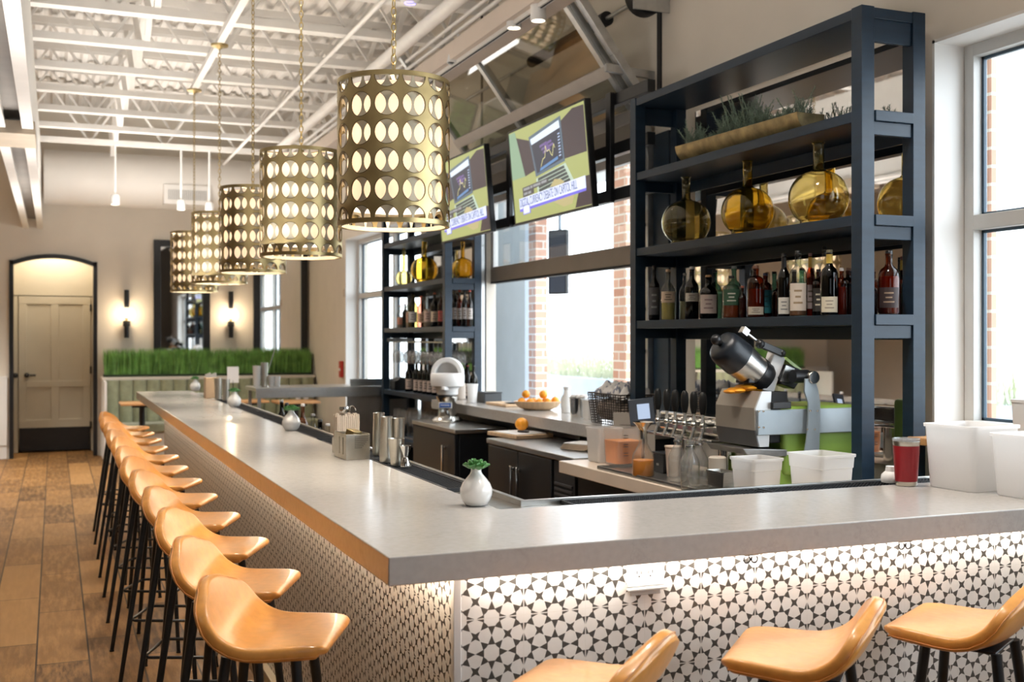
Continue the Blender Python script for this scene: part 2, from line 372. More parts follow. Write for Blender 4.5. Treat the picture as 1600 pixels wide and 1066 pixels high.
S = MB(); S.bx(bl, dl-.006, Y0, Y0+.045, .0, dt); S.bx(dr+.006, br, Y0, Y0+.045, 0, dt); S.build('side_panel', dm, root, bevel=.003)
MB().bx(bl, br, Y0+.005, Y0+.045, dt+.015, 2.84).build('transom_panel', dm, root, bevel=.003)
kz = zat(586, 0, Y0)
for u in (24, 42):
    kx = onY(u, Y0); k = MB(); k.cyl((kx, Y0-.016, kz), (kx, Y0-.03, kz), .034, n=18); k.cyl((kx, Y0-.03, kz), (kx, Y0-.06, kz), .014); k.ball((kx, Y0-.07, kz), .03)
    if u == 42: k.cyl((kx, Y0-.06, kz), (kx+.11, Y0-.06, kz), .012)
    k.build('door_handle', black_m, root)
for zz in (.35, 1.1, 1.95):
    MB().cyl((dr+.002, Y0-.012, zz-.05), (dr+.002, Y0-.012, zz+.05), .012, n=10).build('hinge', black_m, root)

# glazed overhead door, half open: upright part below, tilted part above
root = thing('door_2', None, None, (0, 0, 0), kind='structure')
gx = XW+.03; taupe = noisy('taupe_aluminium', (.40, .35, .29), .42, .05, 6)
y0, y1 = GD[0]+.02, GD[1]-.02
MB().bx(gx, gx+.05, y0, y1, 2.0, 2.12).build('door_rail', taupe, root, bevel=.004)
MB().bx(gx, gx+.05, y0, y1, 1.985, 2.0).build('bottom_seal', black_matte, root, smooth=False)
f = MB(); f.bx(gx, gx+.045, y0, y0+.06, 2.1, 2.72); f.bx(gx, gx+.045, y1-.06, y1, 2.1, 2.72); f.bx(gx, gx+.045, y0, y1, 2.64, 2.74); f.build('door_stile', white_wall, root, bevel=.003)
MB().bx(gx+.02, gx+.024, y0, y1, 2.1, 2.66).build('pane', pane_m, root, smooth=False)
# tilted sections
P0 = Vector((3.24, 0, 2.86)); P1 = Vector((2.66, 0, 3.625)); dv = (P1-P0); L = dv.length; dn = dv.normalized()
def tp(t, y, off=0): q = P0+dn*t; nrm = Vector((dn.z, 0, -dn.x)); q = q+nrm*off; return (q.x, y, q.z)
f = MB()
for t in (.03, .33, L-.05): f.bar(tp(t, y0), tp(t, y1), .05, .075, up=tuple(dn))
f.build('tilted_rail', noisy('rail_beige', (.55, .5, .45), .4, .05, 8), root, bevel=.003)
f = MB()
for y in (y0+.03, 7.4, y1-.03): f.bar(tp(0, y, .01), tp(L, y, .01), .06, .05, up=(0, 1, 0))
f.build('tilted_stile', galv, root, bevel=.003)
refl = thin_glass('tilted_glass', (.80, .80, .76), 2.2)
q = MB(); a, b, c, e = tp(0, y0), tp(0, y1), tp(L, y1), tp(L, y0); a2, b2, c2, e2 = tp(0, y0, -.006), tp(0, y1, -.006), tp(L, y1, -.006), tp(L, y0, -.006)
q.add([a, b, c, e, a2, b2, c2, e2], [(0, 1, 2, 3), (7, 6, 5, 4), (0, 4, 5, 1), (1, 5, 6, 2), (2, 6, 7, 3), (3, 7, 4, 0)]); q.build('tilted_pane', refl, root, smooth=False)
# tracks of the door
for yy in (GD[0]-.03, GD[1]+.04):
    t = MB(); pts = [(XW-.03, yy, .95), (XW-.03, yy, 2.3), (XW-.03, yy, 2.62), (XW-.05, yy, 2.76)]+[(tp(s, yy, .05)) for s in (.12, .4, .8, 1.15)]
    for p, q_ in zip(pts, pts[1:]): t.bar(p, q_, .05, .055, up=(0, 1, 0))
    t.build('door_track', galv, root, bevel=.003)
    h = MB()
    for zz in (1.2, 1.45, 1.7, 1.95, 2.2, 2.4): h.bx(XW-.062, XW-.058, yy-.01, yy+.01, zz, zz+.02)
    h.build('track_slot', black_matte, root, smooth=False)
struct(MB().bx(XW-.02, XW+.06, GD[0]-.24, GD[0]-.06, .95, 2.74).build('trim_5', navy, bevel=.003))
struct(MB().bx(XW-.012, XW+.06, GD[1]+.075, GD[1]+.1, .95, 4.5).build('trim_6', black_matte, smooth=False))
struct(MB().bx(XW-.012, XW+.06, GD[0]-.13, GD[0]-.09, 2.8, 4.5).build('trim_7', black_matte, smooth=False))
t = thing('door_spring_shaft', 'galvanised shaft with black drum and spring high on the wall above the overhead glass door', 'door hardware')
sz = 3.52; sx = 3.17
MB().cyl((sx, 5.6, sz), (sx, 8.75, sz), .013).build('shaft', galv, t)
s = MB(); s.tube([(sx+.036*math.cos(i*.7), 6.25+i*.0022, sz+.036*math.sin(i*.7)) for i in range(520)], .005, 5); s.build('spring', black_matte, t)
s = MB(); s.cyl((sx, 5.68, sz), (sx, 5.76, sz), .115, n=28); s.build('cable_drum', black_matte, t, bevel=.005)
s = MB(); s.bx(sx-.11, XW-.002, 5.655, 5.665, sz-.1, sz+.13); s.build('end_bracket', galv, t, bevel=.002)
s = MB(); s.cyl((sx, 6.2, sz), (sx, 6.26, sz), .045, n=20); s.build('winding_cone', black_matte, t)
s = MB(); s.bar((2.98, GD[0]-.03, 3.12), (XW-.002, GD[0]-.03, 3.1), .045, .03, up=(0, 1, 0)); s.build('track_bracket', galv, t)

# ================================================================== steel and services under the deck
def joist(k, y):
    r = thing('roof_joist', 'white open web roof joist, %s counted from the far end of the room' % ORD[k], 'roof joist', (0, y, 3.8), group='white roof joists across the ceiling')
    MB().bx(XL, XW, -.055, .055, 0, .012).bx(XL, XW, -.055, -.045, .012, .055).bx(XL, XW, .045, .055, .012, .055).build('bottom_chord', steel_white, r, smooth=False)
    MB().bx(XL, XW, -.055, .055, .66, .672).bx(XL, XW, -.055, -.045, .61, .66).bx(XL, XW, .045, .055, .61, .66).build('top_chord', steel_white, r, smooth=False)
    wb = MB(); x = XL+.1; up = False
    while x < XW-.45:
        wb.bar((x, 0, .64 if up else .02), (x+.42, 0, .02 if up else .64), .022, .022); x += .42; up = not up
    wb.build('web', steel_white, r, smooth=False)
    for x in (.62, 2.75):
        for p, q in (((x, .0, .02), (x, .95, .62)), ((x+.05, 0, .62), (x+.05, .95, .02))):
            MB().bar(p, q, .045, .008).build('bridging', steel_white, r, smooth=False)
ORD = ['first', 'second', 'third', 'fourth', 'fifth', 'sixth', 'seventh', 'eighth', 'ninth', 'tenth', 'eleventh', 'twelfth', 'thirteenth', 'fourteenth']
for k in range(10): joist(k, 13.95-.95*k)
t = thing('steel_beam', 'deep white steel roof beam running the length of the ceiling at the left', 'beam', (0, 0, 0))
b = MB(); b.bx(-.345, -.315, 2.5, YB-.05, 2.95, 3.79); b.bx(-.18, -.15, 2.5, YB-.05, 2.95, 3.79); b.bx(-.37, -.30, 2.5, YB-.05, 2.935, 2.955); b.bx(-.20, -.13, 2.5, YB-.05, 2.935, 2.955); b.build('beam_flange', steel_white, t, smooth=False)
MB().bx(-.315, -.18, 2.5, YB-.05, 3.06, 3.08).build('beam_web', noisy('recess_grey', (.35, .33, .31), .6, .1, 4), t, smooth=False)  # plate between the flanges, darker grey than the rest of the beam
MB().bx(-.38, -.12, 8.15, 8.75, 2.90, 2.99).build('beam_splice', noisy('dull_bronze', (.4, .33, .25), .5, .1, 6), t, bevel=.004)
tag(MB().bx(1.125, 1.175, 3.2, 10.5, 3.745, 3.79).build('lamp_strut', steel_white, smooth=False), 'white strut channel that carries the brass pendants', 'strut')
def pipe(name, label, X, z, r, y0, y1, m=steel_white):
    p = MB().cyl((X, y0, z), (X, y1, z), r, n=12); return tag(p.build(name, m), label, 'pipe')
pipe('conduit', 'thin white conduit running beneath the joists between strut and thick pipe', 2.0, 3.755, .016, 3, 14.6)
pipe('sprinkler_pipe', 'thick white pipe running lengthwise beneath the joists', 2.38, 3.70, .05, 3, 14.6)
pipe('conduit', 'upper of two thin white conduits beside the taupe track beam', 2.62, 3.76, .014, 3, 14.6)
pipe('conduit', 'lower of two thin white conduits beside the taupe track beam', 2.58, 3.66, .014, 3, 14.6)
t = thing('track_beam', 'taupe box beam with a lighting track beneath it, over the back counter', 'beam')
MB().bx(2.50, 2.72, 4.2, 14.6, 3.44, 3.56).build('beam_box', noisy('beam_taupe', (.66, .57, .49), .55, .03, 5), t, bevel=.004)
MB().bx(2.54, 2.575, 4.4, 8.1, 3.415, 3.44).build('light_track', steel_white, t, smooth=False)
MB().bx(2.552, 2.562, 4.4, 8.1, 3.412, 3.416).build('track_slot', black_matte, t, smooth=False)
glow = M('lamp_glow', (1, .9, .75), .5, emit=(1, .82, .6), es=6)
def track_head(p, label, on=True, tilt=(0, 0), L=.14, r=.045, group='white track spotlights', stem=.07):
    t = thing('track_spotlight', label, 'spotlight', p, (tilt[0], tilt[1], 0), group)
    s = MB(); s.lathe([(0, 0), (r*.75, 0), (r*.95, -.02), (r, -.05), (r, -L), (r-.006, -L), (r-.006, -L+.012), (0, -L+.012)], 20); s.build('lamp_head', white_pl, t)
    MB().cyl((0, 0, -.005), (0, 0, stem), .012).build('stem', white_pl, t)
    MB().cyl((0, 0, -L+.013), (0, 0, -L+.010), r-.008, n=18).build('lens', glow if on else black_matte, t)
    return t
def head_at(u, w, X, label, on=True, tilt=(0, 0), **k):
    Y = onX(u, X); z = zat(w, X, Y); return track_head((X, Y, z+.1), label, on, tilt, **k)
head_at(803, 34, 2.56, 'lit white track spotlight left of the pair near the tilted glass', True, (0, .0))
head_at(841, 22, 2.56, 'lit white track spotlight right of the pair near the tilted glass', True, (0, .0))
head_at(714, 92, 2.56, 'unlit white track spotlight left of the lit pair on the taupe beam', False, (0, .2))
head_at(514, 232, 2.56, 'small lit white spotlight between the two nearest brass pendants', True)
for k, (u, w) in enumerate(((180, 320), (283, 328), (327, 332), (213, 430))):
    if k < 3:
        X = onY(u, 13.95); track_head((X, 13.95, zat(w, X, 13.95)+.12), ['leftmost of three lit spotlights beneath the far duct', 'middle one of three lit spotlights beneath the far duct', 'rightmost of three lit spotlights beneath the far duct'][k], True, L=.12, r=.05, stem=3.8-zat(w, X, 13.95)-.12)
# duct across the far wall
t = thing('air_duct', 'big round white duct running across the far wall under the joists', 'duct')
dz = (zat(238, .9, 14.9)+zat(322, .9, 14.9))/2; drd = (zat(238, .9, 14.9)-zat(322, .9, 14.9))/2
MB().cyl((-.12, 15.1, dz), (XW, 15.1, dz), drd, n=40).build('duct_tube', noisy('duct_white', (.75, .72, .68), .55, .02, 4), t)
gy = 15.1-drd-.02
gx0, gx1 = onY(256, gy), onY(330, gy)
MB().bx(gx0, gx1, gy, gy+.2, zat(316, .9, gy), zat(285, .9, gy)).build('grille_collar', steel_white, t, bevel=.004)
g = MB(); xx = onY(263, gy)
while xx < onY(322, gy): g.bx(xx, xx+.012, gy-.006, gy+.002, zat(309, .9, gy), zat(293, .9, gy)); xx += .024
g.build('grille_louvre', cm('grille_grey', (.35, .35, .34), .5), t, smooth=False)
# ceiling camera with a blue ring
p = onX(641, 2.2); t = thing('ceiling_sensor', 'round white ceiling sensor with a glowing blue ring', 'sensor', (2.2, p, zat(-6, 2.2, p)+.02))
MB().lathe([(0, -.07), (.045, -.065), (.085, -.03), (.09, 0), (.0, 0)], 28).build('housing', white_pl, t)
r = MB(); r.tube([(.035*math.cos(i*PI/12), .035*math.sin(i*PI/12), -.068) for i in range(20)], .004, 6); r.build('light_ring', M('blue_ring', (.2, .2, 1), emit=(.35, .3, 1), es=2), t)
track_head((-1.0, 14.4, 3.35), 'lit white spotlight at the far left edge of the ceiling', True, L=.12, r=.06, stem=.45)

# ================================================================== the bar
BZ = 1.07; BT = .063                                       # top of the stone and its thickness
bx0, byf, bye = .662, 2.319, 10.3; bxi, byi = 1.130, 2.855; px, py = .87, 2.486
tile_m = M('star_tile', (.8, .78, .74), .28)
def _tile():
    m = tile_m; X, Y, Z = xyz(m); p = .0826
    U = ((X-1.046)+(Y-2.486))/p+.0; V = (Z-.873)/p
    # folded distance from the nearest star centre, in units of the star pitch
    fu = ((U+.5).wrap()-.5).ab(); fv = ((V+.5).wrap()-.5).ab()
    a = fu.mx(fv); b = fu.mn(fv)
    t1 = (b-((a.neg()+.5)*.43)).lt(0)*a.gt(.235)
    u = (a+b)*.7071; w = (a-b)*.7071
    t2 = (w-((u.neg()+.48)*.50)).lt(0)*(u-w*.15).gt(.232)
    c, e = a.neg()+.5, b.neg()+.5
    s = (c+e)*.7071; r = (e-c)*.7071
    t3 = (r.ab()-((s.neg()+.20)*.38)).lt(0)
    dark = t1.mx(t2).mx(t3)
    gu = ((U*.5+.5).wrap()-.5).ab().lt(.008); gv = ((V*.5+.5).wrap()-.5).ab().lt(.008); gr = gu.mx(gv)
    f = noise(m, 30, 3)
    wc = ramp(m, f, [(.3, (.80, .77, .73)), (.7, (.85, .82, .78))])
    c1 = mixc(m, dark, wc, (.075, .07, .063)); c2 = mixc(m, gr, c1, (.80, .77, .72)); setc(m, c2)
_tile()
stone = M('grey_quartz', (.5, .49, .47), .18)
def _stone():
    m = stone; f = noise(m, 60, 4); g = noise(m, 2.2, 8, rough=.7)
    c = ramp(m, f, [(.35, (.41, .39, .365)), (.65, (.44, .42, .395))])
    vn = ramp(m, (N(m, g)-.5).ab(), [(0, (.36, .35, .34)), (.012, (1, 1, 1))]); setc(m, mixc(m, .12, c, vn, 'MULTIPLY'))
_stone()
top = MB(); top.prism([(bx0, byf), (XW-.003, byf), (XW-.003, byi), (bxi, byi), (bxi, bye), (bx0, bye)], BZ-BT, BZ)
tag(top.build('stone_countertop', stone, smooth=False, bevel=.003), 'long L-shaped pale grey quartz bar top', 'countertop')
t = thing('bar_counter', 'star patterned black and white tiled front of the bar beneath the stone top', 'bar counter', (px, py, 0))
def loc(m, *a): return m
pe = 10.0
def part(name, mb, mat, parent, **k):
    """a part given in room coordinates under a parent that only has a location"""
    L = parent.location; mb.v = [(a-L.x, b-L.y, c-L.z) for a, b, c in mb.v]; return mb.build(name, mat, parent, **k)
tz = BZ-BT-.001
# the tile material reads object coordinates, so the panels keep room coordinates through their own origin
def tpart(name, mb, mat, parent, **k):
    o = mb.build(name, mat, parent, **k); o.matrix_parent_inverse = Matrix.Translation(-parent.location); return o
tpart('tile_panel', MB().bx(px+.014, XW-.003, py, py+.02, .1, tz), tile_m, t, smooth=False)
tpart('tile_panel', MB().bx(px, px+.02, py+.014, pe, .1, tz), tile_m, t, smooth=False)
tpart('corner_trim', MB().bx(px-.004, px+.016, py-.004, py+.016, .1, tz), noisy('satin_trim', (.72, .70, .68), .35, .03, 6), t, bevel=.002)
tpart('counter_body', MB().bx(px+.02, XW-.003, py+.02, 2.93, 0, tz-.001).bx(px+.02, 1.2, 2.93, pe, 0, tz-.001), black_matte, t, smooth=False)
tpart('plinth', MB().bx(px-.03, XW-.003, py-.03, py+.02, 0, .1).bx(px-.03, px+.02, py-.03, pe, 0, .1), noisy('plinth_paint', (.45, .36, .24), .4, .05, 5), t, bevel=.003)
led = M('led_strip', (1, .85, .65), emit=(1, .82, .6), es=2)
tpart('light_strip', MB().bx(px-.022, px-.012, py-.02, pe-.05, tz-.006, tz), led, t, smooth=False)
tpart('light_strip', MB().bx(px-.02, XW-.02, py-.022, py-.012, tz-.006, tz), led, t, smooth=False)
lamp('strip_light', 'AREA', (px-.03, (py+pe)/2, tz-.010), 21, (1, .84, .64), rot=(0, math.radians(-38), 0), size=.02, size_y=pe-py)
lamp('strip_light', 'AREA', ((px+XW)/2, py-.03, tz-.010), 4.2, (1, .93, .84), rot=(math.radians(38), 0, 0), size=XW-px-.1, size_y=.02)
# socket plate and bag hooks below the top
ox0, ox1 = onY(978, py), onY(1036, py); oz = zat(898, (ox0+ox1)/2, py)
t = thing('power_outlet', 'white power outlet plate on the star tiles under the bar top', 'outlet', ((ox0+ox1)/2, py, oz))
w_ = (ox1-ox0)/2
MB().bx(-w_, w_, -.008, -.001, -.028, .03).build('face_plate', white_pl, t, bevel=.003)
MB().bx(-w_, w_, -.022, -.001, -.036, -.029).bx(-w_+.01, w_-.01, -.006, -.002, -.05, -.036).build('flip_cover', cm('outlet_grey', (.55, .54, .52), .4), t, bevel=.002)
h = MB()
for sx in (-.02, .012):
    for dz in (.008,):
        for ddx in (-.006, .006): h.bx(sx+ddx-.001, sx+ddx+.001, -.009, -.0075, dz-.004, dz+.005)
        h.cyl((sx, -.0075, dz-.010), (sx, -.009, dz-.010), .0022, n=8)
h.build('socket_holes', black_matte, t, smooth=False)
for k, (u, w) in enumerate(((1173, 866), (1414, 848))):
    X = onY(u, byf+.035); z = tz-.001
    t = thing('bag_hook', ['black double bag hook under the bar top behind the middle stool', 'black double bag hook under the bar top above the right stool'][k], 'hook', (X, byf+.035, z), group='black bag hooks under the bar top')
    for s in (-1, 1):
        q = MB(); q.tube([(s*.011+.009*math.cos(a), 0, -.010-.009*math.sin(a)-.006) for a in [i*PI/8 for i in range(-2, 11)]], .0022, 6); q.build('hook_arm', black_m, t)
    MB().bx(-.02, .02, -.006, .006, -.006, 0).build('mounting_plate', black_m, t)

# steel drip rail with rubber bar mats on the bartender's side
t = thing('drip_rail', 'stainless drip rail along the inner edge of the bar top', 'drip rail', (bxi, byi, 0))
rz = BZ-.014
r = MB(); r.bx(bxi+.001, 1.25, byi+.001, 10.2, rz-.01, rz); r.bx(1.25, XW-.003, byi+.001, 2.972, rz-.01, rz)
r.bx(1.238, 1.25, 2.972, 10.2, rz, BZ+.003); r.bx(1.238, XW-.003, 2.962, 2.974, rz, BZ+.003); r.bx(1.238, XW-.003, 2.972, 2.978, BZ-.09, BZ+.003); r.bx(1.25, 1.256, 2.978, 10.2, BZ-.09, BZ+.003)
tpart('steel_tray', r, steel, t, smooth=False, bevel=.001)
mat_m = noisy('black_rubber', (.02, .022, .026), .55, .2, 40)
def barmat(label, x0, x1, y0, y1):
    t = thing('bar_mat', label, 'bar mat', ((x0+x1)/2, (y0+y1)/2, rz), group='black rubber bar mats in the drip rail'); a, b = (x1-x0)/2, (y1-y0)/2
    m = MB().bx(-a, a, -b, b, .0005, .006); m.bx(-a, a, -b, -b+.006, .006, .0125); m.bx(-a, a, b-.006, b, .006, .0125); m.bx(-a, -a+.006, -b, b, .006, .0125); m.bx(a-.006, a, -b, b, .006, .0125)
    m.build('mat_base', mat_m, t, smooth=False)
    n = MB(); st = .0135; i = -a+.012
    while i < a-.01:
        j = -b+.012
        while j < b-.01: n.bx(i, i+.005, j, j+.005, .006, .0115); j += st
        i += st
    n.build('mat_nub', mat_m, t, smooth=False)['kind'] = 'stuff'
barmat('black rubber bar mat in the rail left of the nearest white vase', 1.135, 1.235, 3.32, 4.25)
barmat('black rubber bar mat in the rail holding the steel shaker tins', 1.135, 1.235, 4.28, 5.1)
barmat('black rubber bar mat in the rail beyond the napkin caddy', 1.135, 1.235, 5.2, 6.6)
barmat('black rubber bar mat in the far half of the long rail', 1.135, 1.235, 6.65, 8.8)
barmat('black rubber bar mat of the short side, nearest the corner of the bar', 1.36, 2.02, 2.862, 2.958)
barmat('black rubber bar mat in the rail behind the red tumbler', 2.04, 2.72, 2.862, 2.958)

# ================================================================== bar stools
def make_stool(label):
    t = thing('bar_stool', label, 'bar stool', (0, 0, 0), group='tan leather bar stools')
    # profile of the shell from front lip to top of the back: x, z, half width, side lift, side wrap
    P = [(.177, .792, .138, 0, 0), (.174, .806, .150, 0, 0), (.155, .8145, .163, .001, 0), (.09, .812, .175, .002, 0), (.03, .806, .184, .005, 0), (-.012, .802, .190, .010, .0),
         (-.047, .805, .192, .016, .004), (-.077, .819, .192, .018, .008), (-.100, .845, .189, .012, .012), (-.117, .878, .179, .002, .016), (-.130, .908, .160, -.010, .018), (-.140, .932, .128, -.020, .018), (-.145, .946, .084, -.018, .014)]
    n = 12; vs = []; m = len(P)
    tv = [math.sin((i/n*2-1)*PI/2*.92)/math.sin(PI/2*.92) for i in range(n+1)]
    def pt(j, i, off, sc_=1.0, ext=0):
        x, z, hw, lift, wrap = P[j]
        a, b = P[max(j-1, 0)], P[min(j+1, m-1)]; tx, tz_ = b[0]-a[0], b[1]-a[1]; L = math.hypot(tx, tz_); nx, nz = tz_/L, -tx/L   # upper normal of the shell
        q = tv[i]; k = q*q
        if j == 0: x, z = x-tx/L*ext, z-tz_/L*ext
        if j == m-1: x, z = x+tx/L*ext, z+tz_/L*ext
        return (x+wrap*k-off*nx, q*hw*sc_, z+lift*k-off*nz)
    LAY = ((0, .955, -.006), (.004, .985, .0), (.012, 1.0, .002), (.024, 1.0, .002), (.032, .98, -.001), (.036, .94, -.008))
    for off, w_, ex in LAY:
        for j in range(m):
            for i in range(n+1): vs.append(pt(j, i, off, w_, ex))
    k = m*(n+1); W = n+1; fs = []; last = (len(LAY)-1)*k
    for j in range(m-1):
        for i in range(n):
            a = j*W+i; fs += [(a, a+1, a+W+1, a+W), (last+a, last+a+W, last+a+W+1, last+a+1)]
    for q in range(len(LAY)-1):
        for j in range(m-1):
            for i in (0, n): a = q*k+j*W+i; fs.append((a, a+W, k+a+W, k+a))
        for i in range(n):
            for j in (0, m-1): a = q*k+j*W+i; fs.append((a, a+1, k+a+1, k+a))
    mbs = MB().add(vs, fs); me_used = sorted({i for f in mbs.f for i in f}); mp_ = {a: b for b, a in enumerate(me_used)}
    mbs.v = [mbs.v[i] for i in me_used]; mbs.f = [tuple(mp_[i] for i in f) for f in mbs.f]
    s = mbs.build('seat_shell', leather, t, ang=180)
    sub = s.modifiers.new('s', 'SUBSURF'); sub.levels = 1; sub.render_levels = 2
    # piping along the rim
    rim = [pt(j, n, .026, 1.004) for j in range(1, m)]+[pt(m-1, i, .026, 1.0, .003) for i in range(n-1, 0, -1)]+[pt(j, 0, .026, 1.004) for j in range(m-1, 0, -1)]
    q = MB(); q.tube([Vector(p) for p in rim], .0016, 6); q.build('seam_piping', noisy('piping_leather', (.50, .20, .04), .4, .1, 30), t)
    MB().bx(-.085, .085, -.085, .085, .761, .768).build('seat_bracket', black_m, t, bevel=.003)
    tops = [(.085, .085), (.085, -.085), (-.085, .085), (-.085, -.085)]
    ft = []
    for a, b in tops:
        fx, fy = (.16 if a > 0 else -.175), (.165 if b > 0 else -.165); ft.append((fx, fy))
        l = MB().cyl((a, b, .765), (fx, fy, .006), .0135, .0095, n=12); l.cyl((fx, fy, 0), (fx, fy, .008), .0115, n=12); l.build('leg', black_m, t)
    def onleg(i, z): (a, b), (c, d_) = tops[i], ft[i]; k = (.765-z)/.765; return (a+(c-a)*k, b+(d_-b)*k, z)
    ring = [onleg(0, .29), onleg(1, .29), onleg(3, .29), onleg(2, .29)]
    q = MB(); pts = []
    for i in range(4):
        p, r_ = Vector(ring[i]), Vector(ring[(i+1) % 4])
        pts += [p.lerp(r_, .08), p.lerp(r_, .5), p.lerp(r_, .92)]
    q.tube(pts, .0065, 8, closed=True); q.build('footrest_ring', black_m, t)
    return t
stool0 = make_stool('tan leather bar stool nearest the camera on the long side')
stool0.location = (.500, 2.822, 0); stool0.rotation_euler.z = math.radians(-25)
nth = ['second', 'third', 'fourth', 'fifth', 'sixth', 'seventh', 'eighth', 'ninth', 'tenth', 'eleventh', 'farthest']
tw = [-24, -25, -22, -23, -26, -22, -24, -21, -23, -22, -21]
for k in range(11):
    c = copy_tree(stool0); c.location = (.502+random.uniform(-.012, .012), 2.822+.617*(k+1)+random.uniform(-.012, .012), 0); c.rotation_euler.z = math.radians(tw[k])
    c['label'] = ('tan leather bar stool, %s from the camera in the long row' % nth[k]) if k < 10 else 'tan leather bar stool at the far end of the row along the bar'
for lab, x, y, a in (('tan leather bar stool at the bottom edge, left of three on the short side', 1.035, 2.10, 132), ('tan leather bar stool in the middle of three on the short side', 1.632, 2.165, 135), ('tan leather bar stool on the short side of the bar at the right edge', 2.165, 2.205, 120)):
    c = copy_tree(stool0); c.location = (x, y, 0); c.rotation_euler.z = math.radians(a); c['label'] = lab

# ================================================================== brass pendants
lampR, lampH = .205, .53
def perforated(mb, R, H, ncol, rows, hr, shift=0, thick=.0025, ns=24, edge=0):
    """metal drum pierced by circles; the top and bottom rows are halved by the rims"""
    cw = 2*PI*R/ncol; rim = .016; ch = (H-2*rim)/(rows+1)
    def to3(s, z, rr): a = s/R; return (rr*math.cos(a), rr*math.sin(a), z)
    def cell(s0, z0, z1, cz):
        sc_ = s0+cw/2
        ang = [2*PI*i/ns for i in range(ns)]
        if z0 <= cz-hr*1.01 and z1 >= cz+hr*1.01: A = ang+[2*PI]
        elif cz <= z0+1e-6: A = [PI*i/(ns//2) for i in range(ns//2+1)]
        else: A = [PI+PI*i/(ns//2) for i in range(ns//2+1)]
        inn, out = [], []
        for a in A:
            ca, sa = math.cos(a), math.sin(a); inn.append((sc_+hr*ca, cz+hr*sa))
            tx = (cw/2)/abs(ca) if abs(ca) > 1e-6 else 1e9; zz = (z1-cz) if sa > 0 else (cz-z0); tz_ = zz/abs(sa) if abs(sa) > 1e-6 and zz > 1e-6 else (1e9 if abs(sa) <= 1e-6 else 0)
            k = min(tx, tz_) if tz_ > 0 else tx; out.append((sc_+k*ca, cz+k*sa))
        m_ = len(A); vs = []
        for rr in (R, R-thick):
            vs += [to3(s, z, rr) for s, z in inn]+[to3(s, z, rr) for s, z in out]
        for i in range(m_-1):
            b = len(mb.v)
            p = [vs[i], vs[i+1], vs[m_+i+1], vs[m_+i], vs[2*m_+i], vs[2*m_+i+1], vs[3*m_+i+1], vs[3*m_+i]]
            mb.cur = 0; mb.add(p, [(0, 1, 2, 3), (7, 6, 5, 4)]); mb.cur = 1; mb.add(p, [(0, 4, 5, 1)])
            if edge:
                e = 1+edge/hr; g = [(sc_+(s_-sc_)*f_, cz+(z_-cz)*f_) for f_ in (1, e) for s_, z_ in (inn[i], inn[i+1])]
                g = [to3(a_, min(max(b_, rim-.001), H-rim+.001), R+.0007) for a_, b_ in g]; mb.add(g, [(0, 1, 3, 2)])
            mb.cur = 0
        # corners of the cell missed by the fan
        cr = [(s0, z0), (s0+cw, z0), (s0+cw, z1), (s0, z1)]
        for qx, qz in cr:
            near = sorted(out, key=lambda o: (o[0]-qx)**2+(o[1]-qz)**2)
            e1 = [o for o in near if abs(o[0]-qx) < 1e-6]; e2 = [o for o in near if abs(o[1]-qz) < 1e-6]
            if e1 and e2 and abs(e1[0][1]-qz) > 1e-6:
                for rr, fl in ((R, 0), (R-thick, 1)): mb.add([to3(*e1[0], rr), to3(qx, qz, rr), to3(*e2[0], rr)], [(0, 1, 2)])
    for c in range(ncol):
        s0 = (c+shift)*cw
        cell(s0, rim, rim+ch/2, rim); cell(s0, H-rim-ch/2, H-rim, H-rim)
        for r_ in range(rows): cell(s0, rim+ch/2+r_*ch, rim+ch*1.5+r_*ch, rim+ch+r_*ch)
    for z0, z1 in ((0, rim), (H-rim, H)):
        mb.olathe([(R, z0), (R, z1)], 72); mb.olathe([(R-thick, z0), (R-thick, z1)], 72)
    mb.olathe([(R-thick, 0), (R, 0)], 72); mb.olathe([(R-thick, H), (R, H)], 72)
shade_in = bpy.data.materials.new('lamp_diffuser'); shade_in.use_nodes = True
def _diff():
    n, l = nt(shade_in); n.clear(); o = n.new('ShaderNodeOutputMaterial'); a = n.new('ShaderNodeBsdfTranslucent'); b = n.new('ShaderNodeBsdfDiffuse'); m = n.new('ShaderNodeMixShader')
    a.inputs[0].default_value = (.95, .86, .74, 1); b.inputs[0].default_value = (.9, .84, .75, 1); m.inputs[0].default_value = .45
    l.new(a.outputs[0], m.inputs[1]); l.new(b.outputs[0], m.inputs[2]); e = n.new('ShaderNodeEmission'); e.inputs[0].default_value = (1, .80, .60, 1); e.inputs[1].default_value = .22
    s = n.new('ShaderNodeAddShader'); l.new(m.outputs[0], s.inputs[0]); l.new(e.outputs[0], s.inputs[1]); l.new(s.outputs[0], o.inputs[0])
_diff()
brass_in = noisy('pale_inner_brass', (.50, .45, .34), .5, .1, 10, metal=.6)
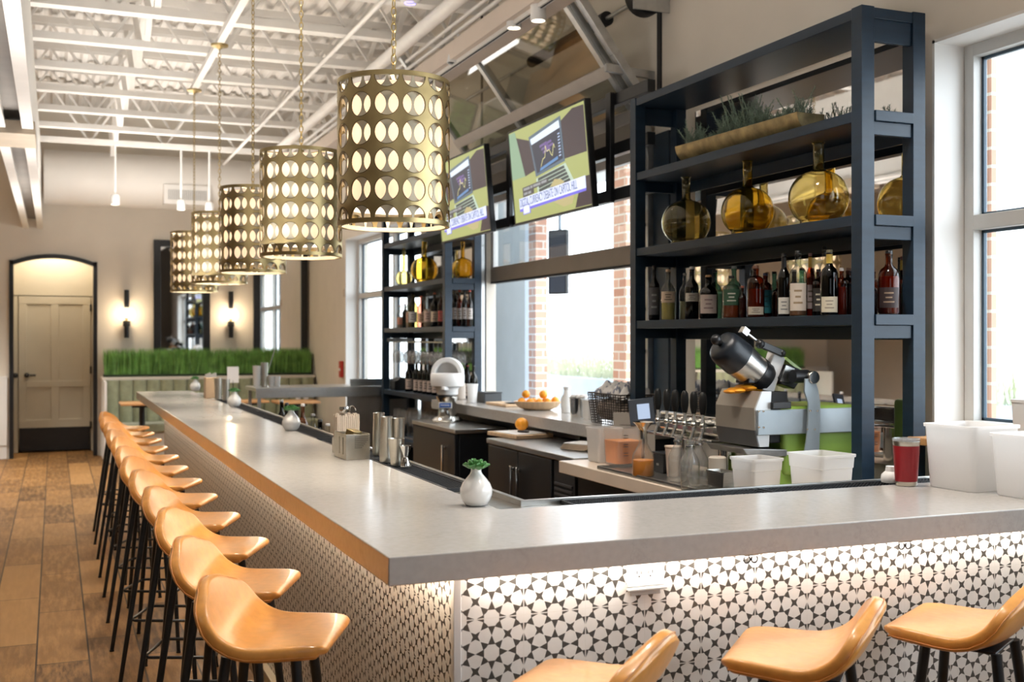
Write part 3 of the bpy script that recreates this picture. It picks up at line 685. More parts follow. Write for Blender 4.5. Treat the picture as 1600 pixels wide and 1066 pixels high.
def make_pendant(label, chain):
    t = thing('pendant_lamp', label, 'pendant lamp', (0, 0, 0), group='perforated brass drum pendants')
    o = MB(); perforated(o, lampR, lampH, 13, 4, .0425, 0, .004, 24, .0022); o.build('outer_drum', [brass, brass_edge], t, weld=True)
    o = MB(); perforated(o, lampR-.014, lampH, 13, 4, .0425, .5); o.build('inner_drum', [brass_in, brass_edge], t, weld=True)
    MB().olathe([(lampR-.03, .065), (lampR-.03, lampH-.03)], 48).olathe([(lampR-.032, .065), (lampR-.032, lampH-.03)], 48).build('diffuser', shade_in, t, ang=180)
    s = MB()
    for a in range(3): s.bar((.01, 0, lampH-.01), ((lampR-.002)*math.cos(a*2*PI/3), (lampR-.002)*math.sin(a*2*PI/3), lampH-.01), .012, .004)
    s.cyl((0, 0, lampH-.03), (0, 0, lampH+.012), .014, n=14); s.build('spider', brass, t)
    MB().lathe([(0, .375), (.012, .372), (.02, .352), (.019, .338), (0, .325)], 16).build('bulb', M('bulb_glow', (1, .9, .7), emit=(1, .8, .55), es=25) if not bpy.data.materials.get('bulb_glow') else bpy.data.materials['bulb_glow'], t)
    MB().cyl((0, 0, .376), (0, 0, lampH-.02), .014, n=12).build('socket', brass, t)
    c = MB(); z = lampH+.01; k = 0; R_ = .0145
    while z < chain-.03:
        L = .036; pts = []
        for i in range(12):
            a = 2*PI*i/12; dx = R_*.62*math.cos(a); dz = L*.5*math.sin(a)
            pts.append((dx if k % 2 == 0 else 0, 0 if k % 2 == 0 else dx, z+L/2+dz))
        c.tube(pts, .0026, 6, closed=True); z += L-.007; k += 1
    c.build('chain', brass, t)
    MB().lathe([(0, chain-.035), (.018, chain-.03), (.03, chain-.018), (.062, chain-.014), (.066, chain), (0, chain)], 24).build('ceiling_canopy', brass, t)
    return t
zb = 1.945; py_ = [3.96, 5.62, 7.1, 8.63, 10.28]
labs = ['brass drum pendant pierced with circles, nearest the camera and largest', 'brass drum pendant pierced with circles, second from the camera', 'brass drum pendant pierced with circles, middle of the row of five', 'brass drum pendant pierced with circles, second from the far end', 'brass drum pendant pierced with circles, farthest and smallest of the row']
pend = make_pendant(labs[0], 3.745-zb); pend.location = (1.15, py_[0], zb); pend.rotation_euler.z = .2
for k in range(1, 5):
    c = copy_tree(pend); c.location = (1.15, py_[k], zb); c.rotation_euler.z = .2+k*.9; c['label'] = labs[k]
for y in py_: lamp('pendant_bulb', 'POINT', (1.15, y, zb+.345), 42, (1, .88, .70), size=.05)

# ================================================================== tall navy shelving units between the windows
SX0, SX1, PW = 2.90, 3.215, .062
LV = [2.43, 2.022, 1.632]                                   # tops of the three upper shelves
def shelf_unit(label, ya, yb, extra=(), glass_rack=False):
    t = thing('shelf_unit', label, 'shelf unit', (SX0, ya, 0), group='navy shelf units')
    w = SX1-SX0; L = yb-ya
    for x in (0, w-PW):
        for y in (0, L-PW): MB().bx(x, x+PW, y, y+PW, 0, 2.835).build('post', navy, t, bevel=.002)
    MB().bx(.004, w-.004, .004, L-.004, 2.79, 2.832).build('top_board', navy, t, bevel=.002)
    for y in (.01, L-.03): MB().bx(PW, w-PW, y, y+.02, 2.70, 2.79).build('end_rail', navy, t, bevel=.002)
    for z in list(LV)+list(extra):
        MB().bx(.006, w-.006, .012, L-.012, z-.042, z).bx(PW+.002, w-PW-.002, -.006, .02, z-.042, z).build('shelf_board', navy, t, bevel=.002)
        for y in (.008, L-.03): MB().bx(PW, w-PW, y, y+.022, z-.095, z-.042).build('end_rail', navy, t, bevel=.002)
        MB().bx(w-.018, w-.003, PW, L-PW, z-.10, z-.042).build('back_rail', navy, t, bevel=.002)
    return t
shelf_unit('navy shelf unit with amber bottles and a spruce trough, right of the overhead door', 3.51, 5.40)
shelf_unit('navy shelf unit full of glasses, left of the overhead door', 8.52, 10.40, extra=(1.05, .62))
# mirror behind the near unit
t = thing('wall_mirror', 'tall frameless mirror fixed to the wall behind the right shelf unit', 'mirror', (XW-.02, 4.35, 0))
MB().bx(0, .017, -.73, 1.0, 1.0, 2.79).build('mirror_glass', M('mirror_silver', (.88, .88, .87), .02, 1), t, smooth=False)
t = thing('wall_mirror', 'frameless mirror fixed to the wall behind the left shelf unit', 'mirror', (XW-.02, 9.53, 0))
MB().bx(0, .017, -.80, .82, 1.0, 2.79).build('mirror_glass', bpy.data.materials['mirror_silver'], t, smooth=False)
# rack of black bars carrying the televisions
t = thing('television_rack', 'black ladder rack of three bars between the shelf units carrying both televisions', 'rack', (3.02, 5.42, 0))
for z in (2.375, 2.64, 2.93): MB().bx(0, .05, 0, 3.09, z-.035, z+.035).build('rack_bar', black_m, t, bevel=.003)
for y in (5.86, 7.05, 7.42, 8.3): MB().bx(-.03, .0, y-5.42-.05, y-5.42+.01, 2.33, 2.97).build('mounting_upright', black_m, t, bevel=.003)

# televisions
em = lambda n, c, s=1: (bpy.data.materials.get('e_'+n) or M('e_'+n, (0, 0, 0), .25, emit=c, es=s))
def television(label, y0, y1):
    W, H = y1-y0, .625; yc = (y0+y1)/2
    t = thing('television', label, 'television', (2.845, yc, 2.605), (math.radians(5), 0, -PI/2), 'news televisions on the black rack')
    MB().bx(-W/2, W/2, 0, .035, -H/2, H/2).build('casing', black_m, t, bevel=.004)
    MB().bx(-W/2, W/2, -.006, 0, -H/2, -H/2+.014).bx(-W/2, W/2, -.006, 0, H/2-.012, H/2).bx(-W/2, -W/2+.012, -.006, 0, -H/2+.014, H/2-.012).bx(W/2-.012, W/2, -.006, 0, -H/2+.014, H/2-.012).build('bezel', black_m, t, smooth=False)
    MB().bx(-.15, .15, .035, .075, -.15, .15).build('wall_bracket', black_m, t, bevel=.004)
    s = MB().bx(-W/2+.012, W/2-.012, -.003, 0, -H/2+.014, H/2-.012).build('screen', em('screen_lime', (.42, .45, .17), .8), t, smooth=False)
    def quad(name, pts, m, lay): 
        q = MB(); n = len(pts)
        if name[:3] in ('lap', 'cha', 'key'): pts = [(a+.045, b) for a, b in pts]
        q.add([(a*W, -.003-lay*.0006, b*H) for a, b in pts]+[(a*W, -.003, b*H) for a, b in pts], [tuple(range(n))]+[(i, (i+1) % n, n+(i+1) % n, n+i) for i in range(n)]); return q.build(name, m, s, smooth=False)
    quad('picture_background', [(-.48, .10), (-.42, .42), (-.2, .32), (.15, .36), (.35, .46), (.478, .45), (.478, .02), (-.1, .02), (-.3, -.02), (-.42, -.0)], em('plum', (.05, .036, .042)), 1)
    quad('picture_background', [(-.488, .47), (-.40, .47), (-.30, -.02), (-.488, -.02)], em('leafy', (.22, .33, .22)), 1.3)
    quad('picture_background', [(.40, -.20), (.488, -.20), (.488, -.47), (.30, -.47)], em('plum', (.05, .036, .042)), 1.3)
    quad('laptop_lid', [(-.20, -.06), (-.26, .36), (.16, .44), (.175, .0)], em('lid', (.09, .13, .17)), 2)
    quad('laptop_screen', [(-.18, -.03), (-.238, .33), (.14, .405), (.155, .03)], em('lid_dark', (.03, .035, .055)), 3)
    quad('laptop_toolbar', [(-.226, .27), (-.238, .33), (.14, .405), (.145, .33)], em('bar_white', (.62, .72, .85)), 4)
    for k in range(5): quad('chart_caption', [(-.12+.02*k, .21-.035*(k % 3)), (-.12+.02*k, .235-.035*(k % 3)), (-.03+.02*k, .252-.035*(k % 3)), (-.02+.02*k, .23-.035*(k % 3))], em('violet', (.14, .09, .24)), 4)
    for k in range(8): quad('chart_axis', [(.115, .06+.03*k), (.115, .072+.03*k), (.14, .076+.03*k), (.14, .064+.03*k)], em('axis', (.4, .5, .7)), 4)
    g = MB(); ch = [(-.12, .02), (-.09, .09), (-.06, .10), (-.045, .21), (-.03, .15), (0, .16), (.02, .11), (.035, .09), (.05, .16), (.06, .20), (.07, .16)]
    for (a, b), (c, d) in zip(ch, ch[1:]): g.bar(((a+.045)*W, -.0062, b*H), ((c+.045)*W, -.0062, d*H), .004, .0005, up=(0, 1, 0))
    g.build('chart_line', em('chart', (.75, .7, .3)), s, smooth=False)
    quad('chart_floor', [(-.14, -.02), (-.13, .01), (.10, .07), (.10, .04)], em('chart_blue', (.10, .22, .42)), 4)
    quad('laptop_keyboard', [(-.19, -.31), (-.20, -.08), (.18, -.02), (.27, -.22)], em('silver', (.42, .52, .42)), 2)
    for r in range(5):
        quad('key_row', [(-.175+.003*r, -.110-.038*r), (-.175, -.080-.038*r), (.16+.014*r, -.038-.034*r), (.168+.014*r, -.064-.034*r)], em('keys', (.05, .06, .06)), 3)
    quad('caption_box', [(-.35, -.23), (-.35, -.13), (.0, -.105), (.0, -.15), (-.2, -.17), (-.2, -.215)], em('caption', (.07, .065, .07)), 3.6)
    for a, b, c in ((-.335, -.25, -.165), (-.24, -.21, -.16), (-.20, -.10, -.155), (-.09, -.02, -.148), (-.335, -.285, -.212), (-.275, -.235, -.21)):
        quad('caption_word', [(a, c), (a, c+.025), (b, c+.029), (b, c+.004)], em('caption_grey', (.28, .29, .30)), 4.2)
    quad('news_banner', [(-.41, -.345), (-.41, -.235), (.44, -.195), (.44, -.31)], em('banner', (.66, .70, .92)), 4)
    quad('banner_stripe', [(-.41, -.372), (-.41, -.345), (.44, -.31), (.44, -.335)], em('stripe', (.16, .14, .62)), 4)
    quad('channel_box', [(-.41, -.41), (-.41, -.31), (-.31, -.305), (-.31, -.405)], em('stripe', (.16, .14, .62)), 4.5)
    quad('channel_box', [(-.403, -.403), (-.403, -.317), (-.317, -.312), (-.317, -.398)], em('banner', (.66, .70, .92)), 5)
    text_mesh('headline', 'DIGITAL CURRENCY DEBATE ON CAPITOL HILL', .076, em('ink', (.10, .14, .26)), s, (-.40*W, -.0062, -.325*H), rot=(PI/2, -math.radians(1.3), 0), sx=.535)
    quad('hand', [(.02, -.20), (.08, -.14), (.16, -.16), (.2, -.2), (.1, -.22)], em('skin', (.42, .36, .18)), 3.8)
    quad('hand', [(.05, -.36), (.15, -.33), (.30, -.34), (.27, -.42), (.17, -.43)], em('skin', (.42, .36, .18)), 3)
    return t
television('wide television showing a laptop and currency headline, nearer the camera', onX(920, 2.84), onX(799, 2.84))
television('television showing the same news picture, half behind the nearest brass pendant', onX(762, 2.84), onX(762, 2.84)+1.1)

# ================================================================== bottles
def glassm(name, tint, edge=None, gloss=1.1):
    k = 'g_'+name; return bpy.data.materials.get(k) or thin_glass(k, tint, gloss, 0, edge)
GL = {'clear': ((.90, .91, .88), (.45, .46, .42)), 'green': ((.10, .22, .08), (.02, .06, .02)), 'teal': ((.35, .6, .55), (.08, .2, .2)), 'black': ((.025, .035, .03), (.0, .0, .0)), 'amber': ((.62, .22, .05), (.16, .03, .0)),
      'gold': ((.85, .62, .18), (.35, .2, .02)), 'rum': ((.28, .07, .015), (.05, .01, 0)), 'smoke': ((.10, .10, .10), (.02, .02, .02)), 'straw': ((.85, .78, .45), (.4, .34, .1)), 'rose': ((.8, .5, .4), (.4, .15, .1))}
SHAPES = {  # outline as (share of half width, share of height)
    'tall': [(0, 0), (.92, 0), (1, .02), (1, .60), (.93, .66), (.6, .73), (.38, .78), (.34, .93), (.38, .94), (.38, .96), (.30, .965)],
    'round': [(0, 0), (.9, 0), (1, .03), (1, .55), (.96, .64), (.78, .71), (.42, .76), (.33, .80), (.33, .93), (.37, .94), (.37, .96), (.3, .965)],
    'bell': [(0, 0), (.86, 0), (.92, .03), (1, .50), (.98, .58), (.75, .67), (.34, .74), (.29, .80), (.29, .92), (.34, .93), (.34, .96), (.28, .965)],
    'squat': [(0, 0), (.94, 0), (1, .03), (1, .66), (.93, .74), (.6, .79), (.36, .81), (.34, .90), (.38, .91), (.38, .95), (.3, .955)],
    'wine': [(0, 0), (.94, 0), (1, .015), (1, .58), (.92, .65), (.55, .73), (.38, .78), (.36, .96), (.40, .965), (.40, .985), (.34, .99)]}
def bottle(label, x, y, z, h, w, g='clear', shape='tall', cap=(.03, .03, .03), lab=None, lh=(.15, .5), writing=None, liq=None, fill=.55, group=None, ink=(.1, .08, .06), neck=None, cat='bottle', name='bottle'):
    t = thing(name, label, cat, (x, y, z+.0012), 0, group); r = w/2; P = SHAPES[shape]; prof = [(a*r, b*h) for a, b in P]
    MB().lathe(prof, 20).build('glass_body', glassm(g, *GL[g]), t, ang=60)
    if liq:
        q = [(max(a*r-.0025, 0), b*h+.002) for a, b in P if b <= fill]; q.append((max(q[-1][0]-.001, .002), fill*h)); q.append((0, fill*h)); MB().lathe(q, 18).build('liquid', cm('liq_%s' % '_'.join(str(int(c*100)) for c in liq), liq, .15), t, ang=60)
    topz = P[-1][1]*h; cr = P[-1][0]*r+.002
    MB().lathe([(0, topz-.002), (cr, topz-.002), (cr, h), (cr*.85, h+.002), (0, h+.002)], 14).build('cap', cm('cap_%s' % '_'.join(str(int(c*100)) for c in cap), cap, .4), t, ang=60)
    if neck: MB().olathe([(P[-5][0]*r+.0012, P[-5][1]*h*1.0), (P[-4][0]*r+.0012, P[-4][1]*h), (P[-3][0]*r+.001, P[-3][1]*h)], 16).build('neck_foil', cm('foil_%s' % '_'.join(str(int(c*100)) for c in neck), neck, .35), t)
    if lab:
        rr = r+.0009; a0 = math.atan2(-y-.0, -x); q = MB(); n = 14; vs = []
        for i in range(n+1):
            a = a0-1.0+2.0*i/n
            for zz in (lh[0]*h, lh[1]*h): vs.append((rr*math.cos(a), rr*math.sin(a), zz))
        q.add(vs, [(2*i, 2*i+2, 2*i+3, 2*i+1) for i in range(n)]); lo = q.build('paper_label', cm('lab_%s' % '_'.join(str(int(c*100)) for c in lab), lab, .6), t)
        q = MB(); n = 8
        for j in range(3):
            vs = []; z0 = h*(lh[0]+(lh[1]-lh[0])*(.25+.22*j)); hw = (.5, .3, .42)[j]
            for i in range(n+1):
                a = a0-hw+2*hw*i/n
                for zz in (z0, z0+h*(lh[1]-lh[0])*.07): vs.append(((rr+.0005)*math.cos(a), (rr+.0005)*math.sin(a), zz))
            q.add(vs, [(2*i, 2*i+2, 2*i+3, 2*i+1) for i in range(n)])
        q.build('label_print', cm('ink_%s' % '_'.join(str(int(c*100)) for c in ink), ink, .6), lo)
        if writing:
            wd = {'size': .0}
            tm = text_mesh('label_writing', writing, h*(lh[1]-lh[0])*.26, cm('ink_%s' % '_'.join(str(int(c*100)) for c in ink), ink, .6), lo, ((r+.0025)*math.cos(a0), (r+.0025)*math.sin(a0), h*(lh[0]+(lh[1]-lh[0])*.72)), rot=(PI/2, 0, a0+PI/2), align='CENTER', sx=.8)
    return t
Z4 = LV[2]
def on_shelf(label, u, wpx, vtop, X=3.0, z=Z4, **k):
    Y = onX(u, X); d = depth(X, Y); h = CAMZ+(HZ-vtop)*d/F-z; return bottle(label, X, Y, z, h, wpx*d/F, **k)
dk = (.02, .02, .022)
on_shelf('slim charcoal grey bottle with faint writing at the left end of the liquor shelf', 1022, 18, 416, X=2.97, g='smoke', shape='tall', cap=dk, liq=(.06, .06, .065), fill=.6, lab=(.09, .09, .095), lh=(.1, .6), ink=(.3, .3, .3))
on_shelf('clear bottle of pale yellow spirit with cork cap and cream label', 1044, 24, 422, X=2.97, g='clear', shape='bell', cap=(.55, .36, .2), liq=(.75, .62, .2), fill=.38, lab=(.72, .56, .4), lh=(.34, .56))
on_shelf('small clear bottle half hidden behind the tall black green one', 1070, 17, 428, X=3.06, g='clear', shape='tall', cap=(.5, .45, .4), liq=(.5, .48, .3), fill=.4)
on_shelf('tall black green bottle with silver cap and a small white label', 1081, 22, 418, X=2.97, g='black', shape='tall', cap=(.55, .53, .5), lab=(.62, .58, .5), lh=(.34, .5))
on_shelf('round shouldered black bottle with a pinkish white square label', 1107, 29, 431, X=2.96, g='black', shape='round', cap=(.45, .24, .1), lab=(.62, .52, .47), lh=(.12, .55), ink=(.3, .2, .2))
on_shelf('teal glass bottle behind the black round shouldered one', 1117, 24, 423, X=3.1, g='teal', shape='bell', cap=dk)
on_shelf('green red whisky bottle with white block lettering', 1143, 28, 432, X=2.95, g='clear', shape='squat', cap=dk, liq=(.28, .06, .02), fill=.30, lab=(.05, .12, .07), lh=(.30, .68), ink=(.75, .75, .65))
on_shelf('pale green clear bottle standing behind the red green one', 1147, 26, 417, X=3.08, g='teal', shape='bell', cap=(.4, .42, .4))
on_shelf('short dark red bottle between green lettered and crystal whiskies', 1160, 13, 448, X=2.97, g='rum', shape='tall', cap=(.4, .1, .05), liq=(.3, .05, .02), fill=.6)
on_shelf('crystal cut amber whisky decanter with wooden stopper and brown square label', 1181, 27, 416, X=2.95, g='amber', shape='squat', cap=(.20, .09, .05), liq=(.25, .10, .04), fill=.55, lab=(.62, .55, .45), lh=(.05, .2), writing=None)
on_shelf('dark amber bottle behind the crystal cut decanter', 1178, 20, 418, X=3.11, g='rum', shape='tall', cap=(.12, .06, .04))
on_shelf('red brown bottle with a teal edge label', 1196, 21, 428, X=3.045, g='rum', shape='squat', cap=(.03, .04, .08), liq=(.4, .06, .02), fill=.6, lab=(.03, .22, .26), lh=(.1, .62), ink=(.02, .1, .12))
on_shelf('dark amber bottle behind the black necked one', 1217, 24, 438, X=3.06, g='rum', shape='round', cap=dk, liq=(.15, .05, .01), fill=.6)
on_shelf('black necked bottle with white label on a dark body', 1225, 20, 397, X=2.96, g='smoke', shape='tall', cap=dk, neck=dk, lab=(.72, .70, .64), lh=(.04, .3), ink=(.2, .2, .2))
on_shelf('clear bottle of pale tan spirit with a broad pale label', 1247, 28, 393, X=2.94, g='clear', shape='round', cap=dk, liq=(.36, .16, .08), fill=.34, lab=(.72, .63, .54), lh=(.08, .5), ink=(.35, .25, .15))
on_shelf('slim red amber bottle with a gold foil neck', 1266, 15, 397, X=3.03, g='amber', shape='tall', cap=(.28, .12, .11), neck=(.75, .45, .06), liq=(.3, .05, .02), fill=.62, lab=(.30, .24, .24), lh=(.12, .5))
on_shelf('dark bottle with cream round emblem label behind the gold necked pair', 1279, 20, 422, X=3.04, g='rum', shape='squat', cap=dk, lab=(.05, .045, .04), lh=(.1, .6), ink=(.72, .66, .5))
on_shelf('tall thin necked clear bottle behind the cream labelled black one', 1288, 19, 386, X=3.1, g='clear', shape='tall', cap=dk)
on_shelf('black bottle with a large cream label and gold neck', 1296, 28, 392, X=2.93, g='black', shape='round', cap=(.10, .09, .05), neck=(.6, .42, .08), lab=(.70, .64, .50), lh=(.04, .28), ink=(.3, .25, .2))
on_shelf('faceted dark amber bottle beside the front post', 1315, 18, 420, X=2.98, g='amber', shape='squat', cap=(.5, .48, .46), liq=(.22, .06, .02), fill=.6)
on_shelf('bourbon bottle partly hidden by the near left post', 1326, 24, 420, X=3.06, g='rum', shape='squat', cap=(.2, .1, .06), liq=(.2, .06, .02), fill=.6)
on_shelf('brown bottle peeping out between the near posts', 1360, 22, 434, X=3.05, g='rum', shape='round', cap=dk, liq=(.25, .07, .02), fill=.62)
on_shelf('bourbon bottle standing alone at the near end of the liquor shelf', 1389, 33, 393, X=3.06, g='amber', shape='round', cap=dk, liq=(.22, .05, .015), fill=.6, lab=(.035, .02, .02), lh=(.1, .42), ink=(.3, .22, .15))

# amber demijohns
amber_g = M('amber_glass', (.95, .72, .18), .02, trans=1, ior=1.45)
smoky_g = M('smoky_amber_glass', (.76, .67, .36), .02, trans=1, ior=1.45)
def demijohn(label, u, wpx, vtop, X, z, g):
    Y = onX(u, X); d = depth(X, Y); R = wpx*d/F/2; h = min(CAMZ+(HZ-vtop)*d/F-z, .355)
    for p_ in (3.51, 8.52):
        if abs(Y-p_) < .25: Y = max(Y, p_+PW+R+.004)
    X = min(X, SX1-.012-R)
    t = thing('demijohn_vase', label, 'vase', (X, Y, z+.0012), 0, 'amber glass demijohn vases'); bh = 2*R*.92
    prof = [(0, .0), (R*.42, 0), (R*.62, .006)]
    for i in range(3, 15):
        a = -PI/2+PI*i/16; prof.append((R*math.cos(a)**.85, bh/2+bh/2*math.sin(a)))
    nr = R*.19; prof += [(nr*1.5, bh*.985), (nr, bh*1.03), (nr*.95, h-.006), (nr*1.18, h-.002), (nr*1.15, h)]
    inner = [(max(a-.0035, 0.0), b+(.004 if i < 3 else 0)) for i, (a, b) in enumerate(prof)]; n = 36
    m = MB(); m.olathe(prof, n); m.olathe(inner[::-1], n)
    k = len(prof); m.add([], []); base = (k-1)*n
    m.f += [(base+i, base+(i+1) % n, k*n+(i+1) % n, k*n+i) for i in range(n)]; m.mi += [0]*n
    m.build('glass_body', g, t, ang=60, weld=True); return t
Z3 = LV[1]
demijohn('smoky olive round glass demijohn, first on the right shelf unit', 1072, 76, 277, 3.04, Z3, smoky_g)
demijohn('bright amber round glass demijohn, middle one on the right shelf unit', 1168, 82, 248, 3.04, Z3, amber_g)
demijohn('large pale amber demijohn just left of the near front post', 1279, 93, 220, 3.04, Z3, M('pale_amber_glass', (.96, .85, .46), .02, trans=1, ior=1.45))
pg = bpy.data.materials['pale_amber_glass']
for lab, u, w_, vt, X, g in (('pale yellow demijohn at the far left on the left shelf unit', 631, 26, 385, 3.02, pg), ('amber demijohn second from left on the left shelf unit', 663, 43, 378, 2.99, amber_g), ('bright amber demijohn at the right end of the left shelf unit', 732, 36, 377, 3.14, amber_g)):
    demijohn(lab, u, w_, vt, X, Z3, g)
# trough of spruce on the top shelf
X = 3.02; ya, yb = onX(1262, 3.02), onX(1068, 2.98); yc = (ya+yb)/2; L = (yb-ya)
t = thing('spruce_trough', 'weathered half round metal trough filled with spruce on the top shelf', 'planter', (X, yc, LV[0]+.0015), math.radians(2))
bark = noisy('gilded_bark', (.34, .26, .12), .45, .4, 18, metal=.4); m = MB(); n = 14; vs = []
for y in (-L/2, L/2):
    for r in (.075, .068):
        for i in range(n+1): a = PI+PI*i/n; vs.append((r*math.cos(a), y, .083+r*1.05*math.sin(a)))
k = n+1
fs = [(i, i+1, 2*k+i+1, 2*k+i) for i in range(n)]+[(k+i, 3*k+i, 3*k+i+1, k+i+1) for i in range(n)]
for s in (0, 2*k): fs += [(s+i, s+i+1, s+k+i+1, s+k+i) for i in range(n)]
fs += [(0, 2*k, 3*k, k), (n, k+n, 3*k+n, 2*k+n)]; m.add(vs, fs)
m.build('trough_shell', bark, t, ang=30)
for y in (-L/2, L/2-.008): MB().prism([(.073*math.cos(PI+PI*i/12), .083+.077*math.sin(PI+PI*i/12)) for i in range(13)], y, y+.008, 'y').build('trough_end', bark, t)
MB().bx(-.045, .045, -L/2+.05, L/2-.05, 0, .012).build('foot_board', black_matte, t, smooth=False)
sp = noisy('spruce_needles', (.27, .36, .28), .6, .3, 30); g = MB(); rnd = random.Random(5)
for b in range(240):
    y = rnd.uniform(-L/2+.02, L/2-.02); hh = rnd.uniform(.06, .15)*(1.0+.45*math.sin(y*11+1.6)); ang = rnd.uniform(0, 2*PI); le = rnd.uniform(.15, .8)
    p0 = Vector((rnd.uniform(-.045, .045), y, .06)); dr = Vector((math.cos(ang)*le, math.sin(ang)*le, 1)).normalized(); p1 = p0+dr*hh
    g.tube([p0, p0.lerp(p1, .5)+Vector((0, 0, .004)), p1], .0018, 4)
    for i in range(44):
        q = p0.lerp(p1, .1+.9*i/44); a = i*2.4; per = dr.orthogonal().normalized(); per.rotate(Matrix.Rotation(a, 3, dr)); e = q+(per*.85+dr*.55)*(.024*(1.1-.4*i/44))
        s_ = per.cross(dr)*.0019; g.add([q-s_, q+s_, e], [(0, 1, 2)])
tag(g.build('spruce_sprigs', sp, t, smooth=False), kind='stuff')

# ================================================================== back counter, refrigerators and their things
def P3(u, w, Y): X = onY(u, Y); return Vector((X, Y, zat(w, X, Y)))
t = thing('back_counter', 'grey stone back counter under the opening of the overhead door', 'counter', (2.78, 5.43, 0))
MB().bx(0, XW-2.78-.075, 0, 3.07, .978, 1.05).build('stone_slab', stone, t, bevel=.003)
MB().bx(.17, XW-2.78-.08, .01, 3.06, 0, .977).build('cabinet_base', black_matte, t, smooth=False)
hat = cm('hatched_board', (.25, .27, .3), .5)
MB().bx(.12, .17, .6, 1.4, .93, .975).build('fascia_strip', hat, t, smooth=False)
def fridge(label, X, y0, y1, handles, grille=None):
    t = thing('undercounter_refrigerator', label, 'refrigerator', (X, y0, 0), group='black undercounter refrigerators'); L = y1-y0; w = 2.885-X
    MB().bx(.03, w, 0, L, .06, .89).build('cabinet', black_m, t, bevel=.004)
    MB().bx(.05, w-.03, .02, L-.02, 0, .06).build('kick_base', black_matte, t, smooth=False)
    MB().bx(-.005, w, -.01, L+.01, .892, .922).build('steel_top', steel, t, bevel=.004)
    g0 = (grille-y0) if grille else 0.0
    if grille:
        MB().bx(.008, .029, .01, g0-.01, .08, .885).build('side_grille', black_matte, t, bevel=.003)
        q = MB()
        for k in range(16): q.bx(.0, .008, .03, g0-.03, .34+k*.028, .352+k*.028)
        q.build('grille_louvre', cm('dark_louvre', (.05, .05, .055), .4), t, smooth=False)
    n = len(handles); hs = [onX(u, X-.03)-y0 for u in handles]; cut = sum(hs)/n if n == 2 else None
    spans = [(g0+.008, cut-.004), (cut+.004, L-.008)] if n == 2 else [(g0+.008, L-.008)]
    for (a, b), h in zip(spans, sorted(hs)):
        d = MB().bx(.0, .028, a, b, .075, .885).build('door', black_m, t, bevel=.004)
        k = MB().bx(-.032, -.020, h-.010, h+.010, .42, .80); k.bx(-.02, .0, h-.008, h+.008, .43, .45); k.bx(-.02, .0, h-.008, h+.008, .77, .79)
        k.build('handle', chrome, d, bevel=.002)
    return t
fridge('black refrigerator with pale steel top beneath the white citrus juicer', 2.50, onX(711, 2.5), onX(645, 2.5), (690,))
fridge('black two door refrigerator carrying the cutting board and lone orange', 2.47, onX(897, 2.47), onX(762, 2.47), (797, 806), onX(862, 2.47))
FZ = .9235
# work counter
t = thing('work_counter', 'pale wood topped work counter with taps and green machine', 'counter', (2.356, 3.15, 0))
ly = onX(873, 2.356)-3.15
MB().bx(0, .535, 0, ly, .86, .92).build('wood_top', noisy('pale_maple', (.62, .52, .42), .35, .06, 5, stretch=(6, 1, 1)), t, bevel=.004)
MB().bx(.10, .53, .02, ly-.02, 0, .859).build('cabinet_base', black_matte, t, smooth=False)
yy = onX(940, 2.44)-3.15; d_ = MB().bx(.085, .1, yy-.12, yy+.12, .70, .765).build('control_panel', steel_dark, t, bevel=.002)
MB().bx(.082, .085, yy-.07, yy+.02, .72, .75).build('display', cm('lcd', (.35, .36, .33), .3), d_)
TZ = .9225
def tray_(label, x0, x1, y0, y1, z):
    t = thing('steel_tray', label, 'tray', (x0, y0, z)); w, l = x1-x0, y1-y0
    m = MB().bx(0, w, 0, l, 0, .004); 
    for a in ((0, .004, 0, l), (w-.004, w, 0, l), (.004, w-.004, 0, .004), (.004, w-.004, l-.004, l)): m.bx(*a, .004, .016)
    m.build('tray_body', steel, t, smooth=False, bevel=.001); return t
tray_('shallow steel tray on the work counter holding glass bottles', 2.37, 2.60, 3.62, 4.74, .9215)
TZ = .9275

def tub(name, label, c, w, l, h, rot=0, m=None, group=None, cat='container', taper=.86, liquid=None, fill=.6, lidless=True, band=False):
    """tapered open plastic tub with a rolled rim; c is the centre of its base"""
    t = thing(name, label, cat, c, rot, group); th = .003; m = m or tubm
    def ring(k, z, inset=0):
        a, b = w/2*k-inset, l/2*k-inset; r = min(a, b)*.22; pts = []
        for cx, cy_, a0 in ((a-r, b-r, 0), (-a+r, b-r, PI/2), (-a+r, -b+r, PI), (a-r, -b+r, 1.5*PI)):
            for i in range(5): q = a0+i*PI/8; pts.append((cx+r*math.cos(q), cy_+r*math.sin(q), z))
        return pts
    hb = h*.72
    rings = [ring(taper*.96, 0), ring(taper, .006)]+([ring(taper+(1-taper)*.6, hb), ring(taper+(1-taper)*.6+.03, hb+.002)] if band else [])+[ring(1.0, h-.010), ring(1.045, h-.010), ring(1.05, h), ring(1.0, h, th*.5), ring(.99, h-.010, th)]+[ring(taper, .010, th)]
    n = 20; vs = [p for r in rings for p in r]; fs = [(j*n+i, j*n+(i+1) % n, (j+1)*n+(i+1) % n, (j+1)*n+i) for j in range(len(rings)-1) for i in range(n)]
    fs.append(tuple(range(n))[::-1]); k = (len(rings)-1)*n; fs.append(tuple(range(k, k+n)))
    MB().add(vs, fs).build('tub_wall', m, t, ang=35)
    if liquid:
        kk = taper+(1-taper)*fill; r0, r1 = ring(taper, .011, th*1.3), ring(kk, h*fill, th*1.3); vs = r0+r1
        MB().add(vs, [(i, (i+1) % n, n+(i+1) % n, n+i) for i in range(n)]+[tuple(range(n))[::-1], tuple(range(n, 2*n))]).build('contents', liquid, t)
    return t
